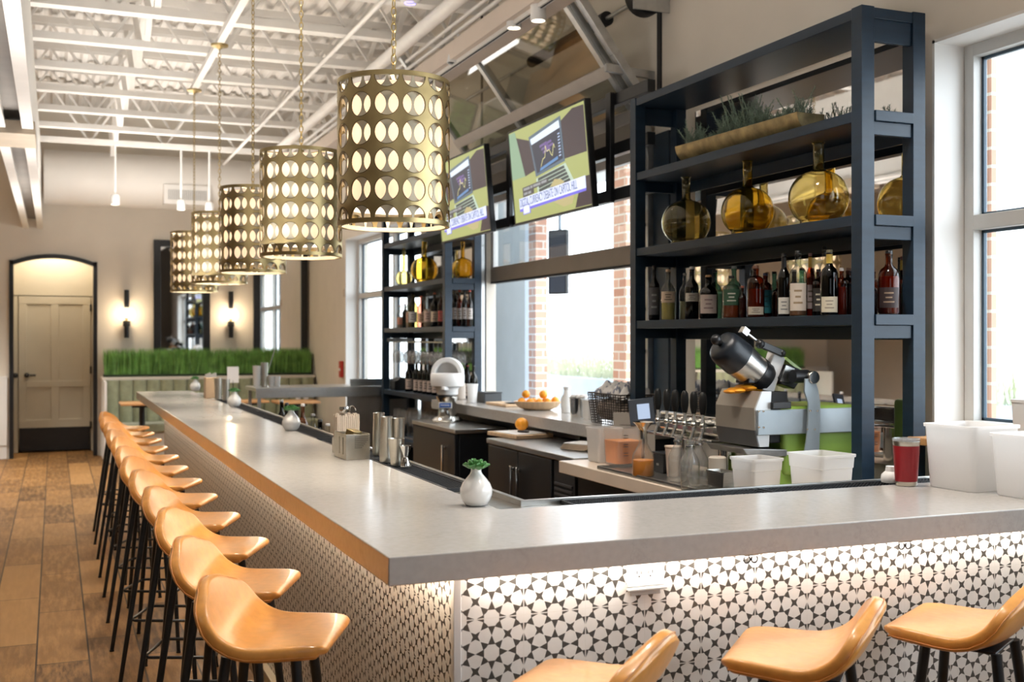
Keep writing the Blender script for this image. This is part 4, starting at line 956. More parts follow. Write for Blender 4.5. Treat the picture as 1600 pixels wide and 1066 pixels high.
def _tubm(name, k):
    tubm = bpy.data.materials.new(name); tubm.use_nodes = True; n, l = nt(tubm); n.clear(); o = n.new('ShaderNodeOutputMaterial'); t = n.new('ShaderNodeBsdfTransparent'); d = n.new('ShaderNodeBsdfDiffuse'); tr = n.new('ShaderNodeBsdfTranslucent'); g = n.new('ShaderNodeBsdfGlossy')
    d.inputs[0].default_value = (.93, .91, .89, 1); tr.inputs[0].default_value = (.93, .91, .89, 1); t.inputs[0].default_value = (.97, .97, .96, 1); g.inputs[1].default_value = .3
    a = n.new('ShaderNodeMixShader'); a.inputs[0].default_value = .45; l.new(d.outputs[0], a.inputs[1]); l.new(tr.outputs[0], a.inputs[2])
    b = n.new('ShaderNodeMixShader'); b.inputs[0].default_value = k; l.new(a.outputs[0], b.inputs[1]); l.new(t.outputs[0], b.inputs[2])
    c = n.new('ShaderNodeMixShader'); c.inputs[0].default_value = .07; l.new(b.outputs[0], c.inputs[1]); l.new(g.outputs[0], c.inputs[2]); l.new(c.outputs[0], o.inputs[0]); return tubm
tubm = _tubm('cloudy_tub', .4); tub_white = _tubm('white_tub_plastic', .10); tub_clear = _tubm('clear_tub_plastic', .82)
ojm = cm('orange_juice', (.92, .32, .02), .3); ojp = cm('orange_mix', (.92, .30, .04), .5)
def base(u, w, z): return onZ(u, w, z+.0006)
tub('plastic_container', 'cloudy plastic container, left of the one holding orange mix', Vector((onY(944, 5.005), 5.005, .9231)), .14, .14, .17, 0, taper=.9)
c = Vector((onY(974, 4.838), 4.838, .9231))
t = tub('plastic_container', 'cloudy square container with orange mix and measuring marks', c, .155, .155, .18, 0, tub_clear, taper=.9, liquid=ojp, fill=.66)
mk = cm('marks', (.12, .08, .06), .6)
for k in range(3):
    for j in range(2): MB().bx(-.04+.0, -.015, -.0785, -.0775, .05+k*.042+j*.012, .054+k*.042+j*.012).build('measuring_mark', mk, t, smooth=False)
# carafe of orange juice with a funnel
c = base(1005, 744, TZ); t = thing('juice_bottle', 'glass bottle of orange juice with a steel funnel in its neck', 'bottle', c)
pr = [(0, 0), (.046, 0), (.049, .006), (.049, .085), (.045, .10), (.028, .128), (.019, .145), (.017, .185), (.021, .187), (.021, .197)]
MB().olathe(pr, 24).build('glass_body', juice_glass, t); MB().lathe([(0, .003), (.044, .003), (.0465, .008), (.0465, .072), (0, .072)], 24).build('juice', ojm, t)
MB().olathe([(.012, .165), (.014, .20), (.03, .222), (.046, .238), (.048, .240)], 24).build('funnel', chrome, t)
for lab, u, w, h in (('empty clear swing bottle at the left of a cluster of three', 1059, 752, .20), ('empty embossed clear bottle at the front of the cluster of three', 1078, 763, .198), ('empty clear bottle at the right of the cluster of three', 1092, 759, .2)):
    c = base(u, w, TZ); t = thing('glass_bottle', lab, 'bottle', c, group='empty clear bottles on the steel tray')
    MB().olathe([(0, .003), (.034, .001), (.039, .008), (.040, .10), (.036, .118), (.018, .150), (.0145, .162), (.0145, .186), (.018, .188), (.018, h), (.014, h)], 22).build('glass_body', bright_glass, t)
    MB().olathe([(.0185, .168), (.019, .172), (.0185, .176)], 16).build('wire_collar', chrome, t)
c = base(1052, 744, TZ); t = thing('paper_cups', 'stack of beige paper cups behind the empty bottles', 'cups', c)
MB().lathe([(0, 0), (.028, 0), (.036, .125), (.039, .128), (.039, .134), (.034, .134), (0, .13)], 24).build('cup_wall', cm('beige_paper', (.72, .6, .5), .6), t)
c = base(1031, 745, TZ); t = thing('card_box', 'small black box between juice bottle and paper cups', 'box', c+Vector((.115, .15, -.004)), 0); MB().bx(-.04, .04, -.05, .05, 0, .085).build('box_body', black_matte, t, bevel=.003); MB().bx(-.042, .042, -.052, .052, .085, .095).build('box_lid', black_m, t, bevel=.003)
MB().bx(-.041, -.0405, -.01, .012, .035, .045).build('box_badge', steel, t, smooth=False)
# tablet on a stand
c = base(1003, 690, .9225); c = Vector((2.70, onX(1003, 2.70), .9225)); t = thing('order_tablet', 'black framed order tablet tilted on a stand, beside the beer taps', 'tablet', c, (0, 0, -.5))
zc = zat(644, 2.6, c.y)-c.z; R_ = (math.radians(-18), 0, 0)
m = MB(); m.rbox((0, -.04, zc), (.125, .014, .135), (math.radians(-16), math.radians(-6), 0)); m.build('tablet_case', noisy('slate_case', (.04, .055, .08), .35, .1, 10), t, bevel=.004)
m = MB(); m.rbox((.008, -.0484, zc+.004), (.06, .002, .075), (math.radians(-16), math.radians(-6), 0)); m.build('screen', em('tablet_glow', (.45, .55, .72), .8), t, smooth=False)
MB().cyl((0, .0, 0), (0, -.02, zc-.04), .014).lathe([(0, 0), (.04, 0), (.04, .008), (0, .01)], 20).build('stand', black_m, t)

# beer tower
Xb = 2.60; ya, yb = onX(1124, Xb), onX(1024, Xb); t = thing('beer_tower', 'chrome beer tower with black tap handles', 'beer tower', (Xb, ya, 0)); L = yb-ya
MB().bx(.02, .13, 0, L, 1.115, 1.20).build('tap_manifold', chrome, t, bevel=.012, seg=3)
MB().bx(-.05, .15, -.01, L, 1.095, 1.108).build('drip_plate', chrome, t, bevel=.003)
for q in (.06, L-.12): MB().cyl((.08, q, TZ), (.08, q, 1.112), .04, n=24).build('column', chrome, t)
hm = noisy('black_handle', (.010, .010, .010), .4, .2, 30, spec=.3)
for i, u in enumerate((1028, 1042, 1055, 1070, 1084, 1098)):
    y = onX(u, Xb-.05)-ya; m = MB(); m.cyl((.03, y, 1.165), (-.05, y, 1.165), .011, n=12); m.cyl((.012, y, 1.165), (.022, y, 1.165), .02, n=16); m.cyl((-.05, y, 1.188), (-.05, y, 1.14), .0105, n=12); m.cyl((-.05, y, 1.145), (-.068, y, 1.10), .008, .007, n=10); m.cyl((-.05, y, 1.188), (-.05, y, 1.212), .007, n=10)
    m.ball((-.05, y, 1.165), .0145, 12); tp_ = m.build('tap_faucet', chrome, t)
    hh = 1.212-.0065*0; MB().lathe([(0, 0), (.009, 0), (.012, .008), (.0165, .03), (.0175, .058), (.0150, .084), (.008, .096), (0, .098)], 14, (-.05, y, hh)).build('tap_handle', hm, tp_)

# citrus machine with a tilted head and a green drum
t = thing('juice_machine', 'large green and grey juicing machine with tilted steel head', 'machine', (2.55, 3.72, TZ))
def mp(name, mb, m, parent=t, **k): return tpart(name, mb, m, t, **k)
grey_hood = noisy('taupe_steel', (.33, .30, .26), .45, .05, 8, metal=.3); grey_hood2 = noisy('slate_steel', (.13, .135, .14), .4, .08, 8, metal=.2); blu = noisy('blue_grey_steel', (.36, .42, .46), .38, .06, 10, metal=.5); lime = noisy('lime_body', (.22, .36, .06), .35, .06, 4, coat=.3)
yn, yf = 3.72, 4.0
pf = [P3(u, w, yn) for u, w in ((1189, 612), (1179, 638), (1179, 673), (1185, 699))]
prof = [(p.x, p.z) for p in pf]+[(pf[3].x+.05, pf[3].z), (pf[0].x+.05, pf[0].z)]
hood = MB(); k = len(prof)
for i in range(3):
    hood.cur = 1 if i == 2 else 0; a, b = prof[i], prof[i+1]; hood.add([(a[0], yn, a[1]), (b[0], yn, b[1]), (b[0], yf, b[1]), (a[0], yf, a[1]), (a[0]+.006, yn, a[1]), (b[0]+.006, yn, b[1]), (b[0]+.006, yf, b[1]), (a[0]+.006, yf, a[1])], [(0, 1, 2, 3), (7, 6, 5, 4), (0, 4, 5, 1), (3, 2, 6, 7), (0, 3, 7, 4), (1, 5, 6, 2)])
mp('front_hood', hood, [grey_hood, grey_hood2], smooth=False)
inn = [(a+.004, z) for a, z in prof[:4]]+[(prof[4][0], prof[4][1]), (prof[5][0], prof[5][1])]
pale_steel = noisy('pale_steel', (.62, .64, .65), .35, .05, 10, metal=.4)
mp('hood_side', MB().prism(inn, yn+.001, yn+.008, 'y'), pale_steel, smooth=False); mp('hood_side', MB().prism(inn, yf-.008, yf-.001, 'y'), pale_steel, smooth=False)
mp('inner_body', MB().bx(pf[0].x+.02, P3(1238, 640, yn).x, yn+.03, yf-.02, pf[3].z+.01, pf[0].z-.004), black_matte, bevel=.004)
q0, q1 = P3(1190, 640, yn), P3(1323, 675, yn)
mp('steel_band', MB().bx(pf[1].x+.008, onY(1345, yn), yn-.012, yn-.002, q1.z, q0.z-.002), blu, bevel=.003)
for u in (1186, 1193):
    for w in (643, 668): c = P3(u, w, yn-.013); mp('rivet', MB().ball(tuple(c), .0045, 8), chrome)
mp('hinge_block', MB().bx(P3(1203, 0, yn).x, P3(1232, 0, yn).x, yn-.02, yn-.002, P3(1210, 639, yn).z, P3(1210, 628, yn).z), black_m, bevel=.003)
gx0_, gx1_ = P3(1226, 0, yn).x, P3(1345, 0, yn).x
mp('green_body', MB().bx(gx0_, gx1_, yn+.004, 4.02, .99, P3(1280, 634, yn).z), lime, bevel=.02, seg=4)
mp('green_foot', MB().bx(2.62, 2.87, yn+.02, 4.0, TZ+.0005, 1.03), lime, bevel=.012)
mp('catch_tray', MB().prism([(2.50, 1.105), (2.52, 1.08), (2.64, 1.065), (2.86, 1.07), (2.87, 1.085)], yn+.005, yf-.01, 'y'), steel_dark, bevel=.003)
# strap arm carrying the pivot
out_ = ((1250, 742), (1259, 690), (1262, 652), (1262, 630), (1256, 612), (1257, 592), (1272, 592), (1278, 610), (1281, 628), (1281, 652), (1280, 690), (1278, 742))
mp('strap_arm', MB().prism([(P3(u, w, yn-.03).x, P3(u, w, yn-.03).z) for u, w in out_], yn-.034, yn-.026, 'y'), blu, bevel=.002)
for u, w in ((1266, 642), (1277, 642), (1261, 671), (1273, 671)): c = P3(u, w, yn-.036); mp('rivet', MB().ball(tuple(c), .005, 8), chrome)
pv = P3(1270, 590, yn-.03); mp('pivot_disc', MB().cyl(pv+Vector((0, -.012, 0)), pv+Vector((0, .012, 0)), .026, n=24), chrome, bevel=.003)
mp('pivot_barrel', MB().cyl(pv+Vector((-.075, .03, .004)), pv+Vector((-.005, .03, .004)), .027, n=20), black_m)
# head
A = P3(1128, 540, 3.82); B = P3(1190, 590, 3.82); ax_ = (B-A).normalized(); Lh = (B-A).length; q = ax_.to_track_quat('Z', 'Y').to_matrix()
def hd(name, prof, m, **k): mp(name, MB().lathe([(r, z*Lh) for r, z in prof], 32, tuple(A), q), m, ang=50, **k)
hd('head_cap', [(0, -.06), (.045, -.055), (.062, -.02), (.070, .06), (.073, .16), (.074, .42), (0, .42)], noisy('blue_black_cap', (.010, .014, .020), .35, .1, 12))
hd('steel_sleeve', [(0, .42), (.073, .42), (.066, .84), (0, .84)], steel)
hd('collar', [(0, .84), (.070, .84), (.070, .98), (.06, 1.08), (0, 1.08)], black_m)
c = P3(1174, 590, 3.82); mp('nozzle', MB().prism([(P3(u, w, 3.82).x, P3(u, w, 3.82).z) for u, w in ((1160, 588), (1163, 575), (1196, 570), (1190, 600), (1158, 599))], 3.775, 3.865, 'y'), black_m, bevel=.006)
mp('white_strut', MB().bar(P3(1211, 553, 3.80), P3(1194, 611, 3.80), .07, .035, up=(0, 1, 0)).v and MB().prism([(P3(u, w, 3.8).x, P3(u, w, 3.8).z) for u, w in ((1205, 548), (1222, 560), (1204, 612), (1186, 610))], 3.775, 3.825, 'y'), noisy('pale_strut', (.66, .66, .65), .35, .04, 8), bevel=.004)
c = P3(1119, 531, 3.80); mp('end_knob', MB().ball(tuple(c), .022, 16).cyl(tuple(c), tuple(A+ax_*.01), .012), black_m)
mp('clamp_lever', MB().bar(P3(1183, 536, 3.77), P3(1222, 552, 3.77), .02, .028).ball(tuple(P3(1188, 538, 3.77)), .019, 12).ball(tuple(P3(1222, 552, 3.77)), .016, 12), black_m, bevel=.003)
mp('clamp_rod', MB().bar(P3(1166, 520, 3.79), P3(1188, 537, 3.79), .012, .008).rbox(tuple(P3(1163, 518, 3.79)), (.03, .03, .03), (0, .6, 0)), steel, bevel=.002)
m = MB().prism([(P3(u, w, 3.78).x, P3(u, w, 3.78).z) for u, w in ((1226, 569), (1246, 577), (1249, 590), (1237, 608), (1216, 600), (1214, 590))], 3.76, 3.83, 'y'); mp('motor_box', m, black_m, bevel=.004)
m = MB().prism([(P3(u, w, 3.759).x, P3(u, w, 3.759).z) for u, w in ((1228, 571), (1241, 576), (1240, 588), (1232, 597), (1219, 596))], 3.756, 3.7595, 'y'); mp('dimpled_plate', m, steel, smooth=False)
mp('green_strut', MB().bar(P3(1222, 560, 3.84), P3(1250, 582, 3.84), .012, .05, up=(0, 1, 0)), lime)
m = MB()
for u, w, r in ((1150, 607, .03), (1165, 603, .035), (1180, 605, .032), (1140, 609, .02), (1196, 610, .026), (1212, 611, .02)):
    c = P3(u, w+3, 3.83); m.ball(tuple(c), r, 12, 1.2, 1.6, .45)
mp('orange_pulp', m, orange_m)

# tubs behind the short side of the bar
tub('plastic_tub', 'banded cloudy tub left of the wider one, in front of the machine', Vector((2.46, onX(1182, 2.46), .9230)), .145, .145, .165, .05, taper=.85, band=True)
tub('plastic_tub', 'wide cloudy tub behind the bar mats, close to the near shelf post', Vector((2.66, onX(1283, 2.66), .9230)), .175, .185, .185, .1, taper=.86, band=True)
c = Vector((2.43, onX(1128, 2.43), TZ)); t = tub('steel_pan', 'small steel pan between the clear bottles and the banded tub', c, .07, .12, .09, 0, steel, cat='pan')
c = Vector((2.47, 3.86, TZ)); t = thing('storage_canister', 'beige cylinder canister beneath the juicing machine', 'canister', c); MB().lathe([(0, 0), (.035, 0), (.036, .13), (.03, .135), (0, .135)], 22).build('canister_body', cm('beige_tin', (.5, .45, .38), .5), t)

# ---- on the two-door refrigerator
c = onZ(812, 682, FZ); t = thing('cutting_board', 'wooden cutting board on the refrigerator, under the lone orange', 'cutting board', (c.x, c.y, FZ), .12)
MB().bx(-.13, .13, -.19, .19, 0, .024).build('board', wood_l, t, bevel=.003); MB().bx(-.12, .10, -.16, .12, .024, .030).build('white_sheet', white_pl, t, bevel=.002)
t = thing('knife', 'black handled knife lying on the cutting board', 'knife', (c.x-.03, c.y-.05, FZ+.031), -1.2); MB().bar((0, 0, .007), (.09, 0, .007), .018, .012).build('handle', black_m, t, bevel=.003); MB().prism([(.09, -.01), (.2, -.008), (.23, .008), (.09, .01)], .006, .008).build('blade', steel, t, smooth=False)
def orange(label, c, r=.038, group='oranges', rot=0):
    t = thing('orange', label, 'orange', (c[0], c[1], c[2]), rot, group); MB().lathe([(0, 0)]+[(r*math.sin(PI*i/14), r*(1-math.cos(PI*i/14))*.97) for i in range(1, 14)]+[(.003, r*1.92), (0, r*1.91)], 22).build('peel', orange_m, t, ang=80)
    MB().lathe([(0, 0), (.004, 0), (.0045, .003), (0, .004)], 8, (0, 0, r*1.9)).build('stem_scar', green_leaf, t); return t
p = onZ(820, 675, FZ+.031); orange('lone orange on the cutting board atop the refrigerator', (c.x+.035, c.y+.05, FZ+.0312), .042)
c2 = onZ(795, 668, FZ); tray_('steel sheet tray lying behind the cutting board', 2.835, 2.884, c.y-.02, c.y+.3, FZ)
for k, (u, w, lab) in enumerate(((895, 703, 'stack of brown folded napkins on the near end of the refrigerator'), )):
    c = onZ(u, w, FZ); t = thing('napkin_stack', lab, 'napkins', (c.x+.06, c.y, FZ), .3)
    for j in range(5): MB().rbox((.004*j, -.004*j, .004+j*.0075), (.16, .2, .0065), (0, 0, .05*j)).build('folded_napkin', cm('kraft', (.48, .38, .28), .8) if j < 4 else white_pl, t, bevel=.002)
# ---- on the back counter
CZ = 1.0515
bw = onZ(838, 642, CZ); BA = math.radians(66); t = thing('wooden_bowl', 'long shallow wooden bowl piled with oranges on the back counter', 'bowl', (bw.x+.045, bw.y+.08, CZ), BA)
m = MB(); n = 32; vs = []; R1, R2 = .105, .165
rr = [(0.0, .0), (.55, .0), (.8, .018), (1, .058), (.96, .060), (.76, .026), (.5, .012), (0, .012)]
for a, z in rr:
    for i in range(n): vs.append((R1*a*math.cos(2*PI*i/n), R2*a*math.sin(2*PI*i/n), z))
m.add(vs, [(j*n+i, j*n+(i+1) % n, (j+1)*n+(i+1) % n, (j+1)*n+i) for j in range(len(rr)-1) for i in range(n)]); m.build('bowl_wall', wood_l, t, weld=True)
olabs = ['orange at the far left of the wooden bowl', 'orange second from left in the bottom layer of the bowl', 'orange in the middle of the bottom layer of the bowl', 'orange second from right in the bottom layer of the bowl', 'orange at the right end of the wooden bowl', 'orange resting on top at the left of the bowl', 'orange resting on top at the right of the bowl', 'orange at the back of the bowl left of its middle', 'orange at the back of the bowl right of its middle']
sp_ = [(-.018, .108, .020), (-.036, .050, .016), (-.036, -.010, .014), (-.034, -.068, .016), (-.014, -.118, .026), (-.010, .080, .070), (-.012, -.038, .068), (.030, .030, .016), (.030, -.052, .016)]
sp_ = [(x*math.cos(BA)-y*math.sin(BA), x*math.sin(BA)+y*math.cos(BA), z) for x, y, z in sp_]
for lab, (x, y, z) in zip(olabs, sp_): orange(lab, (bw.x+.045+x, bw.y+.08+y, CZ+z+.009), .028, 'oranges in the wooden bowl', random.uniform(0, 3))
c = onZ(895, 653, CZ); t = thing('ice_bucket', 'shiny steel bucket right of the wooden bowl', 'bucket', (c.x+.04, c.y, CZ)); MB().lathe([(0, 0), (.05, 0), (.056, .12), (.06, .122), (.06, .127), (.052, .127), (.048, .01), (0, .01)], 28).build('bucket_wall', chrome, t)
for k, (dx, dy) in enumerate(((0, 0), (-.02, .02), (.02, -.02))): MB().ball((dx, dy, .125), .03, 12, 1, 1, .6).build('ice_scoop', white_pl, t)
t = thing('milk_bottle', 'white bottle standing behind the steel bucket', 'bottle', (3.1, onX(886, 3.1), CZ)); MB().lathe([(0, 0), (.04, 0), (.042, .09), (.022, .125), (.02, .15), (.024, .155), (.024, .17), (0, .17)], 20).build('bottle_body', white_pl, t)
t = tub('plastic_container', 'white square container between steel bucket and wire basket', onZ(914, 655, CZ)+Vector((.05, 0, 0)), .10, .10, .115, 0, white_pl, taper=.92)
# wire basket of cloths
yb0, yb1 = onX(972, 2.86), onX(921, 2.86); t = thing('wire_basket', 'dark wire basket stuffed with striped cloths on the back counter', 'basket', (2.97, (yb0+yb1)/2, CZ)); L = (yb1-yb0); W = .24; H = .17; m = MB()
for i in range(13):
    z = .004+H*i/12; k = .88+.12*i/12; m.tube([(-W/2*k, -L/2*k, z), (W/2*k, -L/2*k, z), (W/2*k, L/2*k, z), (-W/2*k, L/2*k, z)], .0026 if i < 12 else .004, 5, closed=True)
for s in (-1, 1):
    for i in range(15): a = -L/2+L*i/14; m.tube([(s*W/2*.88, a*.88, .003), (s*W/2, a, H)], .0026, 5)
    for i in range(11): a = -W/2+W*i/10; m.tube([(a*.88, s*L/2*.88, .003), (a, s*L/2, H)], .0026, 5)
m.build('wire_mesh', noisy('dark_wire', (.06, .05, .045), .45, .2, 20, metal=.6), t)
cl = M('striped_cloth', (.75, .74, .72), .85)
def _cl():
    X_, Y_, Z_ = xyz(cl); st = ((X_*14+Y_*5).wrap()-.5).ab().lt(.09); setc(cl, mixc(cl, st, (.74, .72, .69), (.22, .24, .3)))
_cl()
rnd = random.Random(9)
for k in range(5):
    m = MB(); n = 14; vs = []; cx, cy_ = rnd.uniform(-.03, .03), -L/2*.72+L*.18*k; 
    for i in range(n+1):
        for j in range(n+1):
            a, b = i/n-.5, j/n-.5; z = .165+.045*math.cos(a*3)*math.cos(b*3)+.010*math.sin(a*17+k)+.008*math.sin(b*21+k*2)-.25*max(0, abs(a)-.4)-.1*max(0, abs(b)-.3); vs.append((cx*.3+a*.19, cy_+b*.066, z+.022))
    m.add(vs, [(i*(n+1)+j, (i+1)*(n+1)+j, (i+1)*(n+1)+j+1, i*(n+1)+j+1) for i in range(n) for j in range(n)])
    o = m.build('cloth', cl, None); o.location = t.location; o.rotation_euler.z = rnd.uniform(-.03, .03)
    s = o.modifiers.new('s', 'SOLIDIFY'); s.thickness = .004
    tag(o, ['striped cloth at the near end of the wire basket', 'striped cloth second from the near end of the basket', 'striped cloth in the middle of the wire basket', 'striped cloth second from the far end of the basket', 'striped cloth at the far end of the wire basket'][k], 'cloth', 'striped cloths in the wire basket')
for k in range(4):
    yk = -L/2+.05+k*(L-.1)/3; m = MB(); m.ball((0, yk, .078), .07, 16, 1.25, .62, .95)
    m.build('cloth_bundle', noisy('brown_cloth', (.58, .48, .41), .9, .25, 18), t)
c = onZ(975, 700, .9225); c = Vector((2.74, 5.09, .9225)); t = thing('menu_card', 'grey printed card standing beside the wire basket', 'card', c, -.75)
hz_ = zat(646, 2.74, 5.05)-.9225
MB().bx(-.095, .125, 0, .008, 0, hz_).build('card_board', noisy('card_grey', (.42, .39, .35), .7, .04, 10), t, bevel=.001)
for k in range(3): MB().bx(-.06, .01-.01*k, -.001, 0, hz_*(.72-.06*k), hz_*(.735-.06*k)).build('printed_line', cm('print_grey', (.15, .14, .13), .7), t, smooth=False)
c = onZ(770, 634, CZ); t = thing('cutting_board', 'pale cutting board lying on the far part of the back counter', 'cutting board', (c.x+.12, c.y, CZ), 0); MB().bx(-.10, .10, -.2, .2, 0, .018).build('board', wood_l, t, bevel=.003)
t = thing('plate', 'small dark plate on the pale cutting board', 'plate', (c.x+.13, c.y-.1, CZ+.0195)); MB().lathe([(0, 0), (.04, 0), (.075, .008), (.073, .010), (.04, .003), (0, .003)], 24).build('plate_rim', cm('slate_plate', (.15, .16, .18), .3), t)
t = thing('paper_cups', 'stack of white paper cups on the back counter beside the far shelf unit', 'cups', (2.92, onX(738, 2.92), CZ)); MB().lathe([(0, 0), (.034, 0), (.042, .13), (.045, .133), (.045, .14), (.04, .14), (0, .135)], 24).build('cup_wall', white_pl, t)
t = thing('cloth_roll', 'rolled beige cloth beside the white juicer on the back counter', 'cloth', (2.98, 8.37, CZ)); MB().cyl((0, 0, 0), (0, 0, .13), .04, n=20).build('roll', cm('linen', (.55, .48, .42), .9), t, bevel=.008)
t = thing('storage_box', 'low dark box near the door track on the back counter', 'box', (3.06, onX(764, 3.06), CZ)); MB().bx(-.07, .07, -.09, .09, 0, .07).build('box_body', noisy('charcoal_box', (.05, .055, .06), .5, .1, 8), t, bevel=.004); MB().bx(-.073, .073, -.093, .093, .07, .078).build('box_lid', black_m, t, bevel=.002)

# white citrus juicer on the first refrigerator
c = onZ(698, 660, FZ); jx, jy = 2.68, onX(699, 2.68); t = thing('citrus_juicer', 'white and chrome electric citrus juicer with domed top', 'juicer', (jx, jy, FZ+.001), -.55)
MB().lathe([(0, 0), (.11, 0), (.115, .012), (.10, .028), (.072, .04), (.066, .07), (.066, .15), (.08, .17), (.082, .185), (0, .185)], 30).build('chrome_base', chrome, t)
MB().lathe([(0, .185), (.06, .186), (.078, .20), (.080, .235), (.09, .25), (.118, .262), (.125, .29), (.125, .345), (.118, .355), (0, .358)], 32).build('white_bowl', white_pl, t)
m = MB(); n = 24; vs = []; Ro, Ri = .118, .085
for y in (-.03, .05):
    for R_ in (Ro, Ri):
        for i in range(n+1): a = PI*i/n; vs.append((R_*math.cos(a), y, .35+R_*1.02*math.sin(a)))
k = n+1; fs = []
for i in range(n): fs += [(i, i+1, k+i+1, k+i), (2*k+i, 3*k+i, 3*k+i+1, 2*k+i+1), (i, 2*k+i, 2*k+i+1, i+1), (k+i, k+i+1, 3*k+i+1, 3*k+i)]
fs += [(0, k, 3*k, 2*k), (n, 2*k+n, 3*k+n, k+n)]; m.add(vs, fs); m.build('splash_dome', white_pl, t, bevel=.004)
MB().bx(-.085, .085, .042, .048, .35, .44).build('dome_back', cm('dome_shade', (.6, .58, .56), .4), t, bevel=.002)
MB().prism([(-.03, 0), (.03, 0), (.012, -.055), (-.012, -.055)], .235, .26, 'z').build('spout', white_pl, t, bevel=.004).location = (0, -.085, 0)
pl = MB().bx(-.05, .05, -.0705, -.067, .10, .145).build('name_plate', white_pl, t, bevel=.002); MB().bx(-.043, .043, -.072, -.0705, .107, .138).build('blue_label', cm('label_blue', (.03, .12, .45), .4), pl, smooth=False)
m = MB()
for k in range(8): m.bx(-.033+k*.0085, -.028+k*.0085, -.0727, -.072, .118, .128)
m.build('label_letter', white_pl, pl, smooth=False)

# ================================================================== on the bar top
BZ1 = BZ+.0008
def leafset(mb, n, rad, z0, rise, wd, seed):
    r = random.Random(seed)
    for i in range(n):
        a = i*2.4+r.uniform(-.1, .1); f = (i+1)/n; R_ = rad*(.35+.65*f); up = rise*(1.15-f)+.006
        c, s = math.cos(a), math.sin(a); px_, py2 = -s, c; w = wd*(.6+.5*f)
        P = [(.10, 0, 0), (.45, w, .35), (.8, w*.75, .8), (1, 0, 1.0), (.8, -w*.75, .8), (.45, -w, .35)]
        top = [(R_*p*c+q*px_, R_*p*s+q*py2, z0+up*h+(.004 if q else -.002)) for p, q, h in P]; bot = [(x, y, z-.0035) for x, y, z in top]
        mid = (R_*.55*c, R_*.55*s, z0+up*.5-.004); k = len(P)
        vs = top+bot+[mid, (mid[0], mid[1], mid[2]-.004)]
        fs = [(i_, (i_+1) % k, 2*k) for i_ in range(k)]+[(k+(i_+1) % k, k+i_, 2*k+1) for i_ in range(k)]+[(i_, k+i_, k+(i_+1) % k, (i_+1) % k) for i_ in range(k)]
        mb.add(vs, fs)
def bud_vase(label, u, w):
    p = onZ(u, w, BZ); t = thing('bud_vase', label, 'vase', (p.x, p.y, BZ1), u*.7, 'white teardrop bud vases on the bar')
    prof = [(0, 0), (.024, 0), (.031, .003), (.0405, .016), (.0455, .032), (.045, .047), (.039, .062), (.028, .076), (.0185, .087), (.0150, .094), (.0145, .103), (.0155, .106), (.012, .106), (.011, .098), (0, .096)]
    MB().lathe(prof, 40).build('vase_body', white_gloss, t, ang=70)
    m = MB(); leafset(m, 20, .046, .104, .020, .0135, int(u)); m.build('succulent', green_leaf, t, ang=25)
    return t
bud_vase('white teardrop bud vase with a green succulent, nearest the bar corner', 744, 790)
bud_vase('white teardrop bud vase with succulent, just beyond the napkin caddy', 455, 673)
bud_vase('white teardrop bud vase between the card holder and the second vase', 366, 636)
bud_vase('white teardrop bud vase at the far end of the bar', 305, 611)
# caddy and bar tools
satin = noisy('satin_steel', (.62, .58, .5), .3, .08, 20, metal=1)
t = thing('napkin_caddy', 'open satin steel caddy with slots in its end', 'caddy', (1.035, 4.215, BZ1), math.radians(2)); W, L, H = .095, .17, .098
m = MB(); m.bx(0, W, 0, L, 0, .002); m.bx(0, W, 0, .002, .002, H); m.bx(0, W, L-.002, L, .002, H); m.bx(W-.002, W, .002, L-.002, .002, H)
for a, b in ((.002, .035), (.050, .088), (.100, L-.002)): m.bx(0, .002, a, b, .002, H)
m.bx(0, .002, .035, .1, H-.014, H).bx(0, .002, .035, .1, .002, .018); m.build('caddy_wall', satin, t, smooth=False, bevel=.0006)
q = MB()
for i in range(9):
    for j in range(7): 
        if i+j*.9 < 10: q.bx(.035+i*.006, .038+i*.006, -.0008, 0, H-.012-j*.007, H-.009-j*.007)
q.build('punched_pattern', black_matte, t, smooth=False)['kind'] = 'stuff'
c = MB(); c.rbox((.048, .06, .095), (.045, .05, .03), (.2, .1, .4)); c.build('lid_tin', brass, t, bevel=.004)
t = thing('straw_box', 'tall open box packed with paper wrapped straws behind the steel caddy', 'straws', (1.06, 4.47, BZ1)); m = MB(); rnd = random.Random(2)
for i in range(12):
    for j in range(9):
        h = .145+rnd.uniform(0, .016); m.bx(.002+i*.0078, .0085+i*.0078, .002+j*.0078, .0085+j*.0078, .002, h)
m.build('wrapped_straw', noisy('straw_paper', (.66, .55, .44), .75, .1, 60, stretch=(1, 1, .1)), t, smooth=False)['kind'] = 'stuff'
m = MB(); m.bx(0, .098, 0, .075, 0, .0015).bx(-.002, 0, 0, .075, 0, .06).bx(.098, .1, 0, .075, 0, .06).bx(-.002, .1, -.002, 0, 0, .06).bx(-.002, .1, .075, .077, 0, .06); m.build('straw_holder', satin, t, smooth=False)
mz = rz+.0135
def tin(label, u, w, r0, r1, h, x=None, upside=False, name='shaker_tin'):
    p = onZ(u, w, mz); X = min(max(p.x, 1.162), 1.208) if x is None else x; t = thing(name, label, 'shaker tin', (X, onX(u, X), mz), 0, 'steel shaker tins')
    MB().lathe([(0, 0), (r0, 0), (r0+.001, .003), (r0+.0015, .02), (r1, h-.004), (r1+.001, h), (r1-.002, h), (r1-.003, h-.006), (0, h-.012)], 28).build('tin_body', satin, t, ang=50); return t
tin('tall steel shaker tin in front of the others beside the caddy', 604, 722, .026, .0215, .172)
tin('tall steel shaker tin left of the foremost one, behind the caddy', 592, 712, .025, .022, .17, x=1.205)
tin('tall steel shaker tin right of the straws', 622, 712, .0215, .024, .165, x=1.21)
